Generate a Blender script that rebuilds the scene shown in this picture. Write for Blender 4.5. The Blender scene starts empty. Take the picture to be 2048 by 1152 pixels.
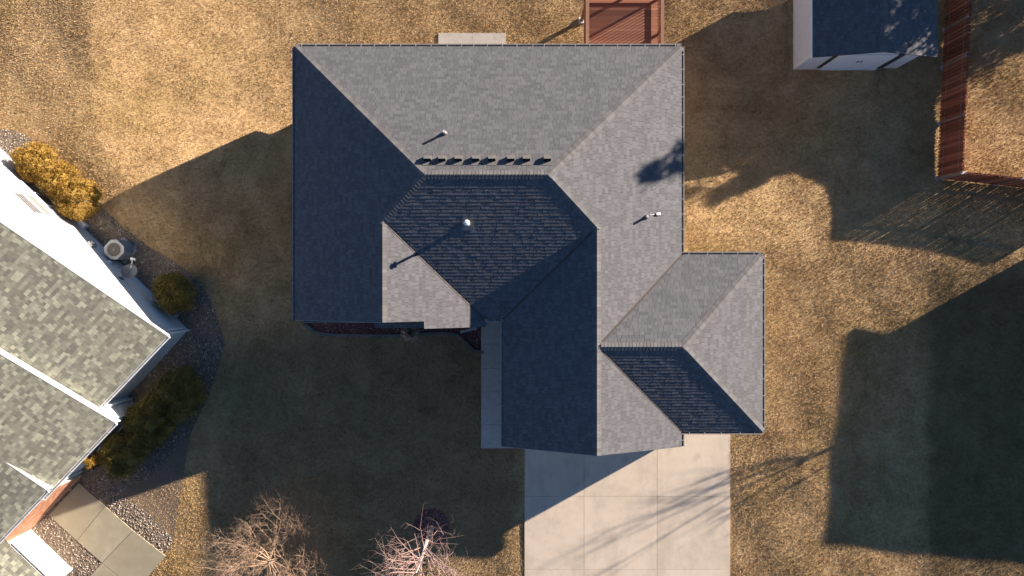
import bpy, math, random
import numpy as np
from mathutils import Vector
random.seed(7); rng = np.random.default_rng(7)
sc = bpy.context.scene
C = sc.collection

# ------------------------------------------------------------------ camera, sky, sun, exposure
H, F, CX, CY = 32.0, 1365.0, 1024.0, 556.0
cam = bpy.data.cameras.new('camera'); cam.sensor_width = 36; cam.lens = 24; cam.clip_end = 2000
cam.shift_y = -(576 - CY) / 2048
camo = bpy.data.objects.new('camera', cam); C.objects.link(camo); camo.location = (0, 0, H)
sc.camera = camo

SUN_EL, SUN_AZ = math.radians(12.2), math.radians(29.0)
SV = Vector((math.cos(SUN_EL) * math.cos(SUN_AZ), math.cos(SUN_EL) * math.sin(SUN_AZ), math.sin(SUN_EL)))
w = bpy.data.worlds.new('World'); sc.world = w; w.use_nodes = True
nt = w.node_tree; nt.nodes.clear()
sky = nt.nodes.new('ShaderNodeTexSky'); sky.sky_type = 'NISHITA'; sky.sun_disc = False
sky.sun_elevation = SUN_EL; sky.sun_rotation = math.atan2(SV.x, SV.y)
sky.air_density = 0.72; sky.dust_density = 0.0; sky.ozone_density = 3.2; sky.altitude = 300
bg = nt.nodes.new('ShaderNodeBackground'); bg.inputs['Strength'].default_value = 0.05
wo = nt.nodes.new('ShaderNodeOutputWorld')
nt.links.new(sky.outputs[0], bg.inputs[0]); nt.links.new(bg.outputs[0], wo.inputs[0])
sl = bpy.data.lights.new('sun', 'SUN'); sl.energy = 5.0; sl.angle = math.radians(0.5); sl.color = (1.0, 0.87, 0.73)
slo = bpy.data.objects.new('sun', sl); C.objects.link(slo); slo.location = SV * 60
slo.rotation_euler = SV.to_track_quat('Z', 'Y').to_euler()
vs = sc.view_settings; vs.view_transform = 'Standard'; vs.look = 'None'; vs.gamma = 1; vs.use_curve_mapping = False
vs.exposure = 1.75

# ------------------------------------------------------------------ coordinates and terrain
def sst(a, b, x):
    t = np.clip((x - a) / (b - a), 0, 1); return t * t * (3 - 2 * t)
ZNB = -0.4                       # level of the neighbouring lot on the left
def tz(x, y):
    x = np.asarray(x, float); y = np.asarray(y, float)
    A = 2.1 * sst(-24.0, -9.5, x) - 0.9 * sst(11.5, 18.0, x)
    z = -A * sst(0.6, 8.6, y)
    z = np.minimum(z, ZNB * (1 - sst(-18.0, -13.5, x)) * sst(-9.0, -5.5, y))
    return z + 0.02 * np.sin(x * .7 + 1.3) * np.sin(y * .6) + 0.015 * np.sin(x * 1.9 + y * 1.3)
def P(px, py, z=0.0):
    k = (H - z) / F; return ((px - CX) * k, (CY - py) * k)
def G(px, py):
    z = 0.0
    for _ in range(12):
        x, y = P(px, py, z); z = float(tz(x, y))
    return (x, y, z)

# ------------------------------------------------------------------ object helpers
WL = {}
class MB:
    def __init__(s): s.v = []; s.f = []; s.t = []
    def poly(s, pts, t=0.5):
        n = len(s.v); s.v += [tuple(p) for p in pts]; s.f.append(tuple(range(n, n + len(pts)))); s.t.append(t)
    def box(s, x0, x1, y0, y1, z0, z1, t=0.5):
        s.hex([(x0, y0, z0), (x1, y0, z0), (x1, y1, z0), (x0, y1, z0), (x0, y0, z1), (x1, y0, z1), (x1, y1, z1), (x0, y1, z1)], t)
    def hex(s, p, t=0.5):
        n = len(s.v); s.v += [tuple(q) for q in p]
        for f in ((3, 2, 1, 0), (4, 5, 6, 7), (0, 1, 5, 4), (1, 2, 6, 5), (2, 3, 7, 6), (3, 0, 4, 7)):
            s.f.append(tuple(n + i for i in f)); s.t.append(t)
    def obox(s, c, u, v, wv, t=0.5):            # centre and three half vectors
        c, u, v, wv = Vector(c), Vector(u), Vector(v), Vector(wv)
        s.hex([c - u - v - wv, c + u - v - wv, c + u + v - wv, c - u + v - wv, c - u - v + wv, c + u - v + wv, c + u + v + wv, c - u + v + wv], t)
    def prism(s, poly, z0, z1, t=0.5):          # plan polygon extruded, ccw
        n = len(poly)
        s.poly([(x, y, z1) for x, y in poly], t); s.poly([(x, y, z0) for x, y in reversed(poly)], t)
        for i in range(n):
            a, b = poly[i], poly[(i + 1) % n]
            s.poly([(a[0], a[1], z0), (b[0], b[1], z0), (b[0], b[1], z1), (a[0], a[1], z1)], t)
    def tube(s, p0, p1, r0, r1=None, n=10, caps=True, t=0.5):
        r1 = r0 if r1 is None else r1
        p0, p1 = Vector(p0), Vector(p1); d = (p1 - p0).normalized()
        a = d.orthogonal().normalized(); b = d.cross(a)
        k = len(s.v)
        for p, r in ((p0, r0), (p1, r1)):
            for i in range(n):
                th = 2 * math.pi * i / n; s.v.append(tuple(p + a * (r * math.cos(th)) + b * (r * math.sin(th))))
        for i in range(n):
            j = (i + 1) % n; s.f.append((k + i, k + j, k + n + j, k + n + i)); s.t.append(t)
        if caps:
            s.f.append(tuple(k + n + i for i in range(n))); s.t.append(t)
            s.f.append(tuple(k + i for i in reversed(range(n)))); s.t.append(t)
    def mesh(s, name, mat):
        m = bpy.data.meshes.new(name); m.from_pydata(s.v, [], s.f); m.materials.append(mat)
        at = m.attributes.new('tint', 'FLOAT', 'FACE'); at.data.foreach_set('value', s.t); m.update(); return m
def link(name, data, parent=None, loc=None):
    o = bpy.data.objects.new(name, data); C.objects.link(o)
    W = Vector(loc) if loc is not None else Vector((0, 0, 0))
    if parent is not None:
        o.parent = parent; o.location = W - WL[parent.name]
    else: o.location = W
    WL[o.name] = W
    return o
def part(name, mb, mat, parent=None): return link(name, mb.mesh(name, mat), parent)
def tag(o, label=None, cat=None, group=None, kind=None):
    if label: o['label'] = label
    if cat: o['category'] = cat
    if group: o['group'] = group
    if kind: o['kind'] = kind
    return o
def thing(name, loc, label, cat, group=None):
    return tag(link(name, None, None, loc), label, cat, group)
def struct(name, mb, mat): return tag(part(name, mb, mat), kind='structure')
def npmesh(name, v, f, mat, tint=None):
    """v (N,3), f (M,k) equal sized faces; tint per face"""
    m = bpy.data.meshes.new(name); N, M, k = len(v), len(f), f.shape[1]
    m.vertices.add(N); m.vertices.foreach_set('co', np.asarray(v, np.float32).ravel())
    m.loops.add(M * k); m.loops.foreach_set('vertex_index', np.asarray(f, np.int32).ravel())
    m.polygons.add(M); m.polygons.foreach_set('loop_start', np.arange(0, M * k, k, dtype=np.int32))
    m.polygons.foreach_set('loop_total', np.full(M, k, np.int32))
    at = m.attributes.new('tint', 'FLOAT', 'FACE')
    at.data.foreach_set('value', np.asarray(tint if tint is not None else np.full(M, .5), np.float32))
    m.materials.append(mat); m.update(); m.validate(); return m

# ------------------------------------------------------------------ materials
def mat(name, ramp, scale=6.0, detail=6.0, rough=0.85, bump=0.0, bscale=None, tint=0.0, metal=0.0, spec=0.3, big=0.0, bigscale=.3, stretch=None, trans=0.0):
    """ramp: list of (pos, rgb). colour factor = noise mixed with per-piece tint and a large scale noise"""
    m = bpy.data.materials.new(name); m.use_nodes = True; n = m.node_tree.nodes; L = m.node_tree.links
    b = n['Principled BSDF']; b.inputs['Roughness'].default_value = rough; b.inputs['Metallic'].default_value = metal
    b.inputs['Specular IOR Level'].default_value = spec
    g = n.new('ShaderNodeNewGeometry')
    vec = g.outputs['Position']
    if stretch:
        mp = n.new('ShaderNodeMapping'); mp.inputs['Scale'].default_value = stretch; L.new(vec, mp.inputs[0]); vec = mp.outputs[0]
    nz = n.new('ShaderNodeTexNoise'); nz.inputs['Scale'].default_value = scale; nz.inputs['Detail'].default_value = detail
    nz.inputs['Roughness'].default_value = .6; L.new(vec, nz.inputs['Vector'])
    fac = nz.outputs['Fac']
    if big:
        nb = n.new('ShaderNodeTexNoise'); nb.inputs['Scale'].default_value = bigscale; nb.inputs['Detail'].default_value = 3; L.new(g.outputs['Position'], nb.inputs['Vector'])
        mx = n.new('ShaderNodeMix'); mx.data_type = 'FLOAT'; mx.inputs[0].default_value = big
        L.new(fac, mx.inputs[2]); L.new(nb.outputs['Fac'], mx.inputs[3]); fac = mx.outputs[0]
    if tint:
        at = n.new('ShaderNodeAttribute'); at.attribute_name = 'tint'
        mx = n.new('ShaderNodeMix'); mx.data_type = 'FLOAT'; mx.inputs[0].default_value = tint
        L.new(fac, mx.inputs[2]); L.new(at.outputs['Fac'], mx.inputs[3]); fac = mx.outputs[0]
    cr = n.new('ShaderNodeValToRGB'); e = cr.color_ramp.elements
    e[0].position = ramp[0][0]; e[0].color = (*ramp[0][1], 1); e[1].position = ramp[-1][0]; e[1].color = (*ramp[-1][1], 1)
    for p, c in ramp[1:-1]:
        q = e.new(p); q.color = (*c, 1)
    L.new(fac, cr.inputs[0]); L.new(cr.outputs[0], b.inputs['Base Color'])
    if bump:
        nb2 = n.new('ShaderNodeTexNoise'); nb2.inputs['Scale'].default_value = bscale or scale * 3; nb2.inputs['Detail'].default_value = 4
        L.new(g.outputs['Position'], nb2.inputs['Vector'])
        bp = n.new('ShaderNodeBump'); bp.inputs['Strength'].default_value = bump; bp.inputs['Distance'].default_value = .02
        L.new(nb2.outputs['Fac'], bp.inputs['Height']); L.new(bp.outputs[0], b.inputs['Normal'])
    return m
def lerp(c, k): return tuple(v * k for v in c)
def flat(name, c, rough=.7, metal=0, spec=.3, var=.12, scale=8):
    return mat(name, [(.3, lerp(c, 1 - var)), (.7, lerp(c, 1 + var))], scale=scale, rough=rough, metal=metal, spec=spec)

M_shingle = mat('weathered_grey_shingle', [(.12, (.086, .086, .092)), (.5, (.119, .118, .126)), (.88, (.154, .152, .16))], scale=60, tint=.45, rough=.95, bump=.25, bscale=220, big=.3, bigscale=.8)
M_cap = mat('ridge_cap_shingle', [(.1, (.095, .09, .092)), (.9, (.172, .165, .166))], scale=60, tint=.5, rough=.95, bump=.25, bscale=220)
M_nshingle = mat('mottled_olive_shingle', [(.1, (.135, .132, .108)), (.45, (.195, .192, .155)), (.7, (.25, .25, .195)), (.95, (.385, .388, .295))], scale=50, tint=.72, rough=.95, bump=.25, bscale=220)
M_deck_under = flat('roof_underlayment', (.035, .033, .032), .95)
M_flash = flat('dark_valley_metal', (.10, .085, .078), .5, .3)
M_gutter = flat('taupe_gutter_metal', (.36, .325, .295), .45, .2)
M_gutw = flat('white_painted_metal', (.78, .78, .76), .45, var=.03)
M_hang = flat('hanger_metal', (.5, .49, .47), .4, .2, var=.05)
M_white = mat('white_siding_paint', [(.3, (.56, .56, .545)), (.7, (.64, .64, .625))], scale=3, rough=.6)
M_nfound = flat('neighbour_foundation_paint', (.6, .63, .66), .8, var=.06)
M_tan = mat('tan_siding_paint', [(.3, (.33, .29, .24)), (.7, (.38, .34, .28))], scale=4, rough=.7)
M_conc_f = mat('foundation_concrete', [(.3, (.28, .27, .25)), (.7, (.36, .34, .32))], scale=5, rough=.9, bump=.1)
M_drive = mat('driveway_concrete', [(.25, (.50, .415, .325)), (.5, (.64, .53, .415)), (.75, (.72, .60, .475))], scale=2.4, detail=9, rough=.9, bump=.12, bscale=60, big=.45, bigscale=.45, tint=.18)
def stain(m, amount, c):
    n = m.node_tree.nodes; L = m.node_tree.links; b = n['Principled BSDF']; src = b.inputs['Base Color'].links[0].from_socket
    g = n.new('ShaderNodeNewGeometry'); mp_ = n.new('ShaderNodeMapping'); mp_.inputs['Scale'].default_value = (1, .35, 1); L.new(g.outputs['Position'], mp_.inputs[0])
    a = n.new('ShaderNodeTexNoise'); a.inputs['Scale'].default_value = .8; a.inputs['Detail'].default_value = 8; a.inputs['Roughness'].default_value = .7; L.new(mp_.outputs[0], a.inputs['Vector'])
    v = n.new('ShaderNodeTexVoronoi'); v.inputs['Scale'].default_value = .55; L.new(g.outputs['Position'], v.inputs['Vector'])
    r1 = n.new('ShaderNodeValToRGB'); r1.color_ramp.elements[0].position = .5; r1.color_ramp.elements[1].position = .78; L.new(a.outputs['Fac'], r1.inputs[0])
    r2 = n.new('ShaderNodeValToRGB'); r2.color_ramp.elements[0].position = .03; r2.color_ramp.elements[0].color = (.75, .75, .75, 1); r2.color_ramp.elements[1].position = .13; r2.color_ramp.elements[1].color = (0, 0, 0, 1); L.new(v.outputs['Distance'], r2.inputs[0])
    mxx = n.new('ShaderNodeMix'); mxx.data_type = 'RGBA'; mxx.blend_type = 'LIGHTEN'; mxx.inputs[0].default_value = 1; L.new(r1.outputs[0], mxx.inputs[6]); L.new(r2.outputs[0], mxx.inputs[7])
    sc_ = n.new('ShaderNodeMath'); sc_.operation = 'MULTIPLY'; sc_.inputs[1].default_value = amount; L.new(mxx.outputs[2], sc_.inputs[0])
    mx = n.new('ShaderNodeMix'); mx.data_type = 'RGBA'; mx.inputs[7].default_value = (*c, 1); L.new(sc_.outputs[0], mx.inputs[0]); L.new(src, mx.inputs[6]); L.new(mx.outputs[2], b.inputs['Base Color'])
stain(M_drive, .5, (.30, .255, .21))
M_walk = mat('walk_concrete', [(.3, (.40, .365, .325)), (.7, (.54, .49, .44))], scale=5, detail=8, rough=.9, bump=.1, bscale=60, tint=.2)
stain(M_walk, .35, (.25, .22, .19))
M_path = mat('olive_stained_concrete', [(.25, (.27, .235, .165)), (.55, (.35, .305, .215)), (.8, (.47, .42, .32))], scale=1.6, detail=7, rough=.8, bump=.08, bscale=50, big=.3, bigscale=.7, tint=.15)
M_glass = flat('dark_window_glass', (.03, .035, .045), .08, 0, .6)
M_blind = flat('window_with_pale_blind', (.085, .085, .075), .35, 0, .3); M_pane = flat('tinted_window_pane', (.022, .014, .024), .2, 0, .3)
M_pvc = flat('white_pipe', (.62, .62, .62), .4, var=.05)
M_lead = flat('grey_flashing', (.22, .21, .20), .5, .4)
M_black = flat('black_void', (.01, .01, .01), .9)
M_vent = flat('grey_vent_metal', (.118, .115, .112), .8, 0)
M_wood = mat('red_brown_deck_stain', [(.25, (.24, .095, .056)), (.55, (.33, .138, .082)), (.8, (.42, .19, .12))], scale=9, rough=.75, tint=.4, stretch=(1, 6, 1), bump=.1)
M_woodcap = mat('deck_rail_cap_stain', [(.25, (.25, .125, .08)), (.75, (.36, .19, .12))], scale=9, rough=.7, tint=.3)
M_fence = mat('red_fence_stain', [(.25, (.16, .055, .03)), (.55, (.25, .09, .05)), (.8, (.36, .145, .085))], scale=7, rough=.85, tint=.55, stretch=(3, 3, .5))
M_fpost = mat('weathered_fence_post', [(.25, (.20, .12, .09)), (.75, (.34, .24, .19))], scale=7, rough=.85)
M_pale = flat('pale_footing_cap_highlight', (.5, .48, .5), .5, .2)  # fence footings and post caps, plus painted highlights on the rail tops
M_soil = mat('thatch_soil', [(.25, (.17, .11, .055)), (.5, (.34, .23, .115)), (.75, (.50, .345, .18))], scale=5, detail=10, rough=1, bump=.45, bscale=45, big=.45, bigscale=.9, spec=.05)
M_gravbase = mat('gravel_bed_soil', [(.3, (.15, .115, .085)), (.7, (.26, .20, .15))], scale=30, rough=1, bump=.6, bscale=60, spec=.1)
M_stone = mat('river_pebbles', [(.05, (.10, .08, .065)), (.4, (.26, .205, .16)), (.75, (.44, .355, .285)), (.97, (.72, .62, .53))], scale=25, tint=.85, rough=.75)
M_mulch = mat('red_lava_mulch', [(.05, (.12, .05, .045)), (.5, (.27, .12, .105)), (.9, (.46, .27, .24)), (1, (.65, .52, .48))], scale=40, tint=.85, rough=.9)
M_edge = mat('edging_concrete', [(.3, (.12, .11, .10)), (.7, (.20, .185, .17))], scale=9, rough=.9, bump=.2, tint=.3)
M_brick = mat('orange_brick', [(.1, (.30, .13, .075)), (.5, (.42, .20, .12)), (.9, (.52, .30, .19))], scale=20, tint=.7, rough=.9)
M_mortar = flat('pale_mortar', (.5, .44, .38), .95)
M_ac = flat('beige_grey_cabinet', (.36, .36, .36), .5, .1)
M_grille = flat('fan_grille', (.16, .145, .14), .5, .4)
M_dish = flat('grey_dish_paint', (.14, .15, .17), .5)
M_doorw = flat('white_door_panel', (.78, .8, .82), .5, var=.03)
M_shedw = mat('pale_shed_siding', [(.3, (.66, .65, .65)), (.7, (.74, .73, .73))], scale=5, rough=.7)
M_trimd = flat('dark_shed_trim', (.05, .045, .045), .7)
M_bark = mat('pale_grey_bark', [(.2, (.26, .205, .185)), (.8, (.52, .43, .40))], scale=14, rough=.9, bump=.3)
M_twigr = mat('pinkish_twigs', [(.2, (.28, .12, .085)), (.45, (.38, .25, .215)), (.8, (.43, .33, .30))], scale=2.2, rough=.85)
M_twigt = mat('tan_twigs', [(.2, (.25, .16, .105)), (.8, (.42, .295, .205))], scale=3, rough=.85)
M_needle = mat('dark_conifer_needles', [(.1, (.02, .032, .012)), (.9, (.06, .08, .03))], scale=6, tint=.6, rough=.8)
M_clump = mat('dry_ornamental_grass', [(.1, (.22, .16, .11)), (.9, (.55, .45, .32))], scale=6, tint=.7, rough=.9)

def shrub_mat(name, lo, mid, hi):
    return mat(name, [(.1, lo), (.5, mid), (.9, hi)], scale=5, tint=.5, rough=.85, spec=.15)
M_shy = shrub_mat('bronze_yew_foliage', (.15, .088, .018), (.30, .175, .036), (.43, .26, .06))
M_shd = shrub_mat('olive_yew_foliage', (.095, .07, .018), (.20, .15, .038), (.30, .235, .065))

def grass_mat():
    m = bpy.data.materials.new('dormant_turf'); m.use_nodes = True; n = m.node_tree.nodes; L = m.node_tree.links
    b = n['Principled BSDF']; b.inputs['Roughness'].default_value = .9; b.inputs['Specular IOR Level'].default_value = .1
    g = n.new('ShaderNodeNewGeometry'); at = n.new('ShaderNodeAttribute'); at.attribute_name = 'tint'
    def noise(s, d):
        q = n.new('ShaderNodeTexNoise'); q.inputs['Scale'].default_value = s; q.inputs['Detail'].default_value = d
        L.new(g.outputs['Position'], q.inputs['Vector']); return q.outputs['Fac']
    def mixf(a, bb, f):
        q = n.new('ShaderNodeMix'); q.data_type = 'FLOAT'; q.inputs[0].default_value = f; L.new(a, q.inputs[2]); L.new(bb, q.inputs[3]); return q.outputs[0]
    def ramp(f, st):
        q = n.new('ShaderNodeValToRGB'); e = q.color_ramp.elements
        e[0].position, e[0].color = st[0][0], (*st[0][1], 1); e[1].position, e[1].color = st[-1][0], (*st[-1][1], 1)
        for p, c in st[1:-1]: k = e.new(p); k.color = (*c, 1)
        L.new(f, q.inputs[0]); return q.outputs[0]
    def noise2(sx, d, rg):
        q = n.new('ShaderNodeTexNoise'); q.inputs['Scale'].default_value = sx; q.inputs['Detail'].default_value = d; q.inputs['Roughness'].default_value = rg
        L.new(g.outputs['Position'], q.inputs['Vector']); return q.outputs['Fac']
    f = mixf(mixf(noise2(6, 4, .6), noise2(.75, 9, .74), .68), at.outputs['Fac'], .32)
    wv = n.new('ShaderNodeTexWave'); wv.wave_type = 'BANDS'; wv.bands_direction = 'X'; wv.inputs['Scale'].default_value = .26; wv.inputs['Distortion'].default_value = 6.0; wv.inputs['Detail'].default_value = 2
    mpw = n.new('ShaderNodeMapping'); mpw.inputs['Rotation'].default_value = (0, 0, .12); L.new(g.outputs['Position'], mpw.inputs[0]); L.new(mpw.outputs[0], wv.inputs['Vector'])
    f = mixf(f, wv.outputs['Fac'], .022)
    dry = ramp(f, [(0.29, (0.157, 0.098, 0.046)), (0.41, (0.357, 0.234, 0.115)), (0.54, (0.513, 0.353, 0.185)), (0.72, (0.661, 0.484, 0.285))])
    grn = ramp(f, [(0.29, (0.131, 0.086, 0.035)), (0.44, (0.287, 0.193, 0.081)), (0.58, (0.418, 0.283, 0.123)), (0.72, (0.522, 0.369, 0.177))])
    gm = ramp(mixf(noise(.17, 3), noise(1.1, 4), .35), [(.47, (0, 0, 0)), (.66, (.8, .8, .8))])
    mx = n.new('ShaderNodeMix'); mx.data_type = 'RGBA'
    L.new(gm, mx.inputs[0]); L.new(dry, mx.inputs[6]); L.new(grn, mx.inputs[7])
    # the lot on the right grows a darker turf beyond the property line, and the front yard is mixed darker
    sp = n.new('ShaderNodeSeparateXYZ'); L.new(g.outputs['Position'], sp.inputs[0])
    def mrange(src, a, b_):
        q = n.new('ShaderNodeMapRange'); q.interpolation_type = 'SMOOTHSTEP'; q.inputs[1].default_value = a; q.inputs[2].default_value = b_; L.new(src, q.inputs[0]); return q.outputs[0]
    def mul(a, b_):
        q = n.new('ShaderNodeMath'); q.operation = 'MULTIPLY'; L.new(a, q.inputs[0])
        if isinstance(b_, float): q.inputs[1].default_value = b_
        else: L.new(b_, q.inputs[1])
        return q.outputs[0]
    def add(a, b_):
        q = n.new('ShaderNodeMath'); q.operation = 'ADD'; L.new(a, q.inputs[0]); L.new(b_, q.inputs[1]); return q.outputs[0]
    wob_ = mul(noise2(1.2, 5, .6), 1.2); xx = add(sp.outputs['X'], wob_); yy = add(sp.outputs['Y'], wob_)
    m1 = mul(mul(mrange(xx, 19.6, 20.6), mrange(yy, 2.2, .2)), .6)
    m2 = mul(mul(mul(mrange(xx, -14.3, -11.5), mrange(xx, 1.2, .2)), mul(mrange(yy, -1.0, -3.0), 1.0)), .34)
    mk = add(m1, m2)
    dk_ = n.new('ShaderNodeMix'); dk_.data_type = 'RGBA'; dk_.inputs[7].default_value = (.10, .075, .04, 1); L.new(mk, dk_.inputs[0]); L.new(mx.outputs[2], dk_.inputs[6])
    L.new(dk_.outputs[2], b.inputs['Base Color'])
    return m
M_grass = grass_mat()

# ------------------------------------------------------------------ ground sheet
def axis(lo, hi, step, far):
    a = list(np.arange(lo, hi + 1e-6, step)); g = step
    while a[-1] < far: g *= 1.5; a.append(a[-1] + g)
    g = step
    while a[0] > -far: g *= 1.5; a.insert(0, a[0] - g)
    return np.array(a)
ax, ay = axis(-30, 30, .5, 600), axis(-19, 20, .5, 600)
X, Y = np.meshgrid(ax, ay); Z = tz(X, Y) - .012
nx, ny = len(ax), len(ay); idx = np.arange(nx * ny).reshape(ny, nx)
fq = np.stack([idx[:-1, :-1], idx[:-1, 1:], idx[1:, 1:], idx[1:, :-1]], -1).reshape(-1, 4)
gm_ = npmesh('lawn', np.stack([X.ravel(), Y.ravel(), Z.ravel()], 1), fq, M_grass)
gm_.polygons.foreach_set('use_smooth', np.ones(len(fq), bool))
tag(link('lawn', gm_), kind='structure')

# ------------------------------------------------------------------ generic roofing
def clip(poly, p, nrm):                       # keep side where (q-p).n >= 0
    out = []
    for i in range(len(poly)):
        a, b = poly[i], poly[(i + 1) % len(poly)]
        da = (a[0] - p[0]) * nrm[0] + (a[1] - p[1]) * nrm[1]; db = (b[0] - p[0]) * nrm[0] + (b[1] - p[1]) * nrm[1]
        if da >= 0: out.append(a)
        if (da >= 0) != (db >= 0):
            t = da / (da - db); out.append((a[0] + (b[0] - a[0]) * t, a[1] + (b[1] - a[1]) * t))
    return out
def area(p): return .5 * sum(p[i][0] * p[(i + 1) % len(p)][1] - p[(i + 1) % len(p)][0] * p[i][1] for i in range(len(p)))
def ccw(p): return list(p) if area(p) > 0 else list(reversed(p))
def clip_convex(poly, cv):
    for i in range(len(cv)):
        a, b = cv[i], cv[(i + 1) % len(cv)]
        poly = clip(poly, a, (-(b[1] - a[1]), b[0] - a[0]))
        if len(poly) < 3: return []
    return poly
class Plane:
    def __init__(s, p0, up, z0, pitch, pieces):
        s.p0, s.up, s.z0, s.pitch = p0, up, z0, pitch; s.pieces = [ccw(p) for p in pieces]
        k = 1 / math.sqrt(1 + pitch * pitch); s.n = Vector((-up[0] * pitch * k, -up[1] * pitch * k, k)); s.along = (-up[1], up[0])
    def v(s, q): return (q[0] - s.p0[0]) * s.up[0] + (q[1] - s.p0[1]) * s.up[1]
    def u(s, q): return (q[0] - s.p0[0]) * s.along[0] + (q[1] - s.p0[1]) * s.along[1]
    def z(s, q): return s.z0 + s.pitch * s.v(q)
    def xy(s, u, v): return (s.p0[0] + s.along[0] * u + s.up[0] * v, s.p0[1] + s.along[1] * u + s.up[1] * v)
    def lift(s, q, off=0.0): return Vector((q[0], q[1], s.z(q))) + s.n * off
def shingles(pl, expo=.143, wmin=.13, wmax=.31, thick=.0075, contrast=(0, 1), gap=.009, seed=0):
    """returns list of (score z, [polys with per vertex offsets]) one per shingle"""
    r = random.Random(seed); e = expo / math.sqrt(1 + pl.pitch ** 2); res = []
    allp = [q for p in pl.pieces for q in p]
    umin, umax = min(map(pl.u, allp)), max(map(pl.u, allp)); vmin, vmax = min(map(pl.v, allp)), max(map(pl.v, allp))
    k = 0; vv = vmin
    while vv < vmax - .01:
        u = umin - r.random() * wmax
        v1 = min(vv + e * 1.06, vmax + e)
        while u < umax:
            wd = r.uniform(wmin, wmax); th = thick * r.choice((.7, 1, 1.25)); tn = r.random()
            quad = ccw([pl.xy(u + gap / 2, vv), pl.xy(u + wd - gap / 2, vv), pl.xy(u + wd - gap / 2, v1), pl.xy(u + gap / 2, v1)])
            polys = []
            for pc in pl.pieces:
                q = clip_convex(quad, pc)
                if len(q) >= 3 and abs(area(q)) > 2e-4:
                    pts = []
                    for a in q:
                        off = .001 + th * max(0, 1 - (pl.v(a) - vv) / e)
                        pts.append((pl.lift(a, off), pl.lift(a, -.004)))
                    polys.append(pts)
            if polys: res.append((polys, tn))
            u += wd
        vv += e; k += 1
    return res
def shingle_mb(mb, item):
    polys, tn = item
    for pts in polys:
        top = [a for a, b in pts]; n = len(top); mb.poly(top, tn)
        for i in range(n):
            j = (i + 1) % n; mb.poly([pts[i][1], pts[j][1], pts[j][0], pts[i][0]], tn)
def lay_shingles(planes, parent, material, nsep=300, **kw):
    items = []
    for i, pl in enumerate(planes): items += shingles(pl, seed=11 + i, **kw)
    items.sort(key=lambda it: -max(a.z for pts in it[0] for a, b in pts) - .2 * min(1, sum(len(p) for p in it[0]) / 8) * (1 if len(it[0][0]) == 4 else 0))
    for it in items[:nsep]:
        mb = MB(); shingle_mb(mb, it); part('shingle', mb, material, parent)
    rest = MB()
    for it in items[nsep:]: shingle_mb(rest, it)
    if rest.f: tag(part('shingle_field', rest, material, parent), kind='stuff')
def deck_mb(planes, off=-.012, th=.05):
    mb = MB()
    for pl in planes:
        for pc in pl.pieces:
            top = [pl.lift(q, off) for q in pc]; bot = [pl.lift(q, off - th) for q in pc]; n = len(pc)
            mb.poly(top); mb.poly(list(reversed(bot)))
            for i in range(n):
                j = (i + 1) % n; mb.poly([bot[i], bot[j], top[j], top[i]])
    return mb
def caps(segs, parent, material, nsep=300, expo=.143, halfw=.17):
    """segs: (p0, p1, pitch factor) low end first; 3d points on the ridge line"""
    out = []
    for p0, p1, drop in segs:
        p0, p1 = Vector(p0), Vector(p1); d = p1 - p0; Ln = d.length; d.normalize()
        side = Vector((-d.y, d.x, 0)).normalized(); n = int(Ln / expo)
        for i in range(n + 1):
            a = p0 + d * (i * expo); b = p0 + d * min(Ln + .03, i * expo + expo * 1.3); mb = MB(); tn = random.random()
            wv = halfw * random.uniform(.93, 1.05); pts = []
            for q, o in ((a, .020), (b, .010)):
                row = []
                for s_ in (-1, -.5, 0, .5, 1):
                    row.append(q + side * (wv * s_) + Vector((0, 0, o + .004 - drop * wv * abs(s_) - (.004 if s_ else 0))))
                pts.append(row)
            for k in range(4): mb.poly([pts[0][k], pts[0][k + 1], pts[1][k + 1], pts[1][k]], tn)
            low = [q - Vector((0, 0, .014)) for q in pts[0]]
            for k in range(4): mb.poly([low[k], low[k + 1], pts[0][k + 1], pts[0][k]], tn)
            out.append((b.z, mb))
    out.sort(key=lambda t: -t[0])
    for z_, mb in out[:nsep]: part('ridge_cap', mb, material, parent)
    if len(out) > nsep:
        r = MB()
        for z_, mb in out[nsep:]:
            k = len(r.v); r.v += mb.v; r.f += [tuple(i + k for i in f) for f in mb.f]; r.t += mb.t
        tag(part('ridge_cap_rows', r, material, parent), kind='stuff')
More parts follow.
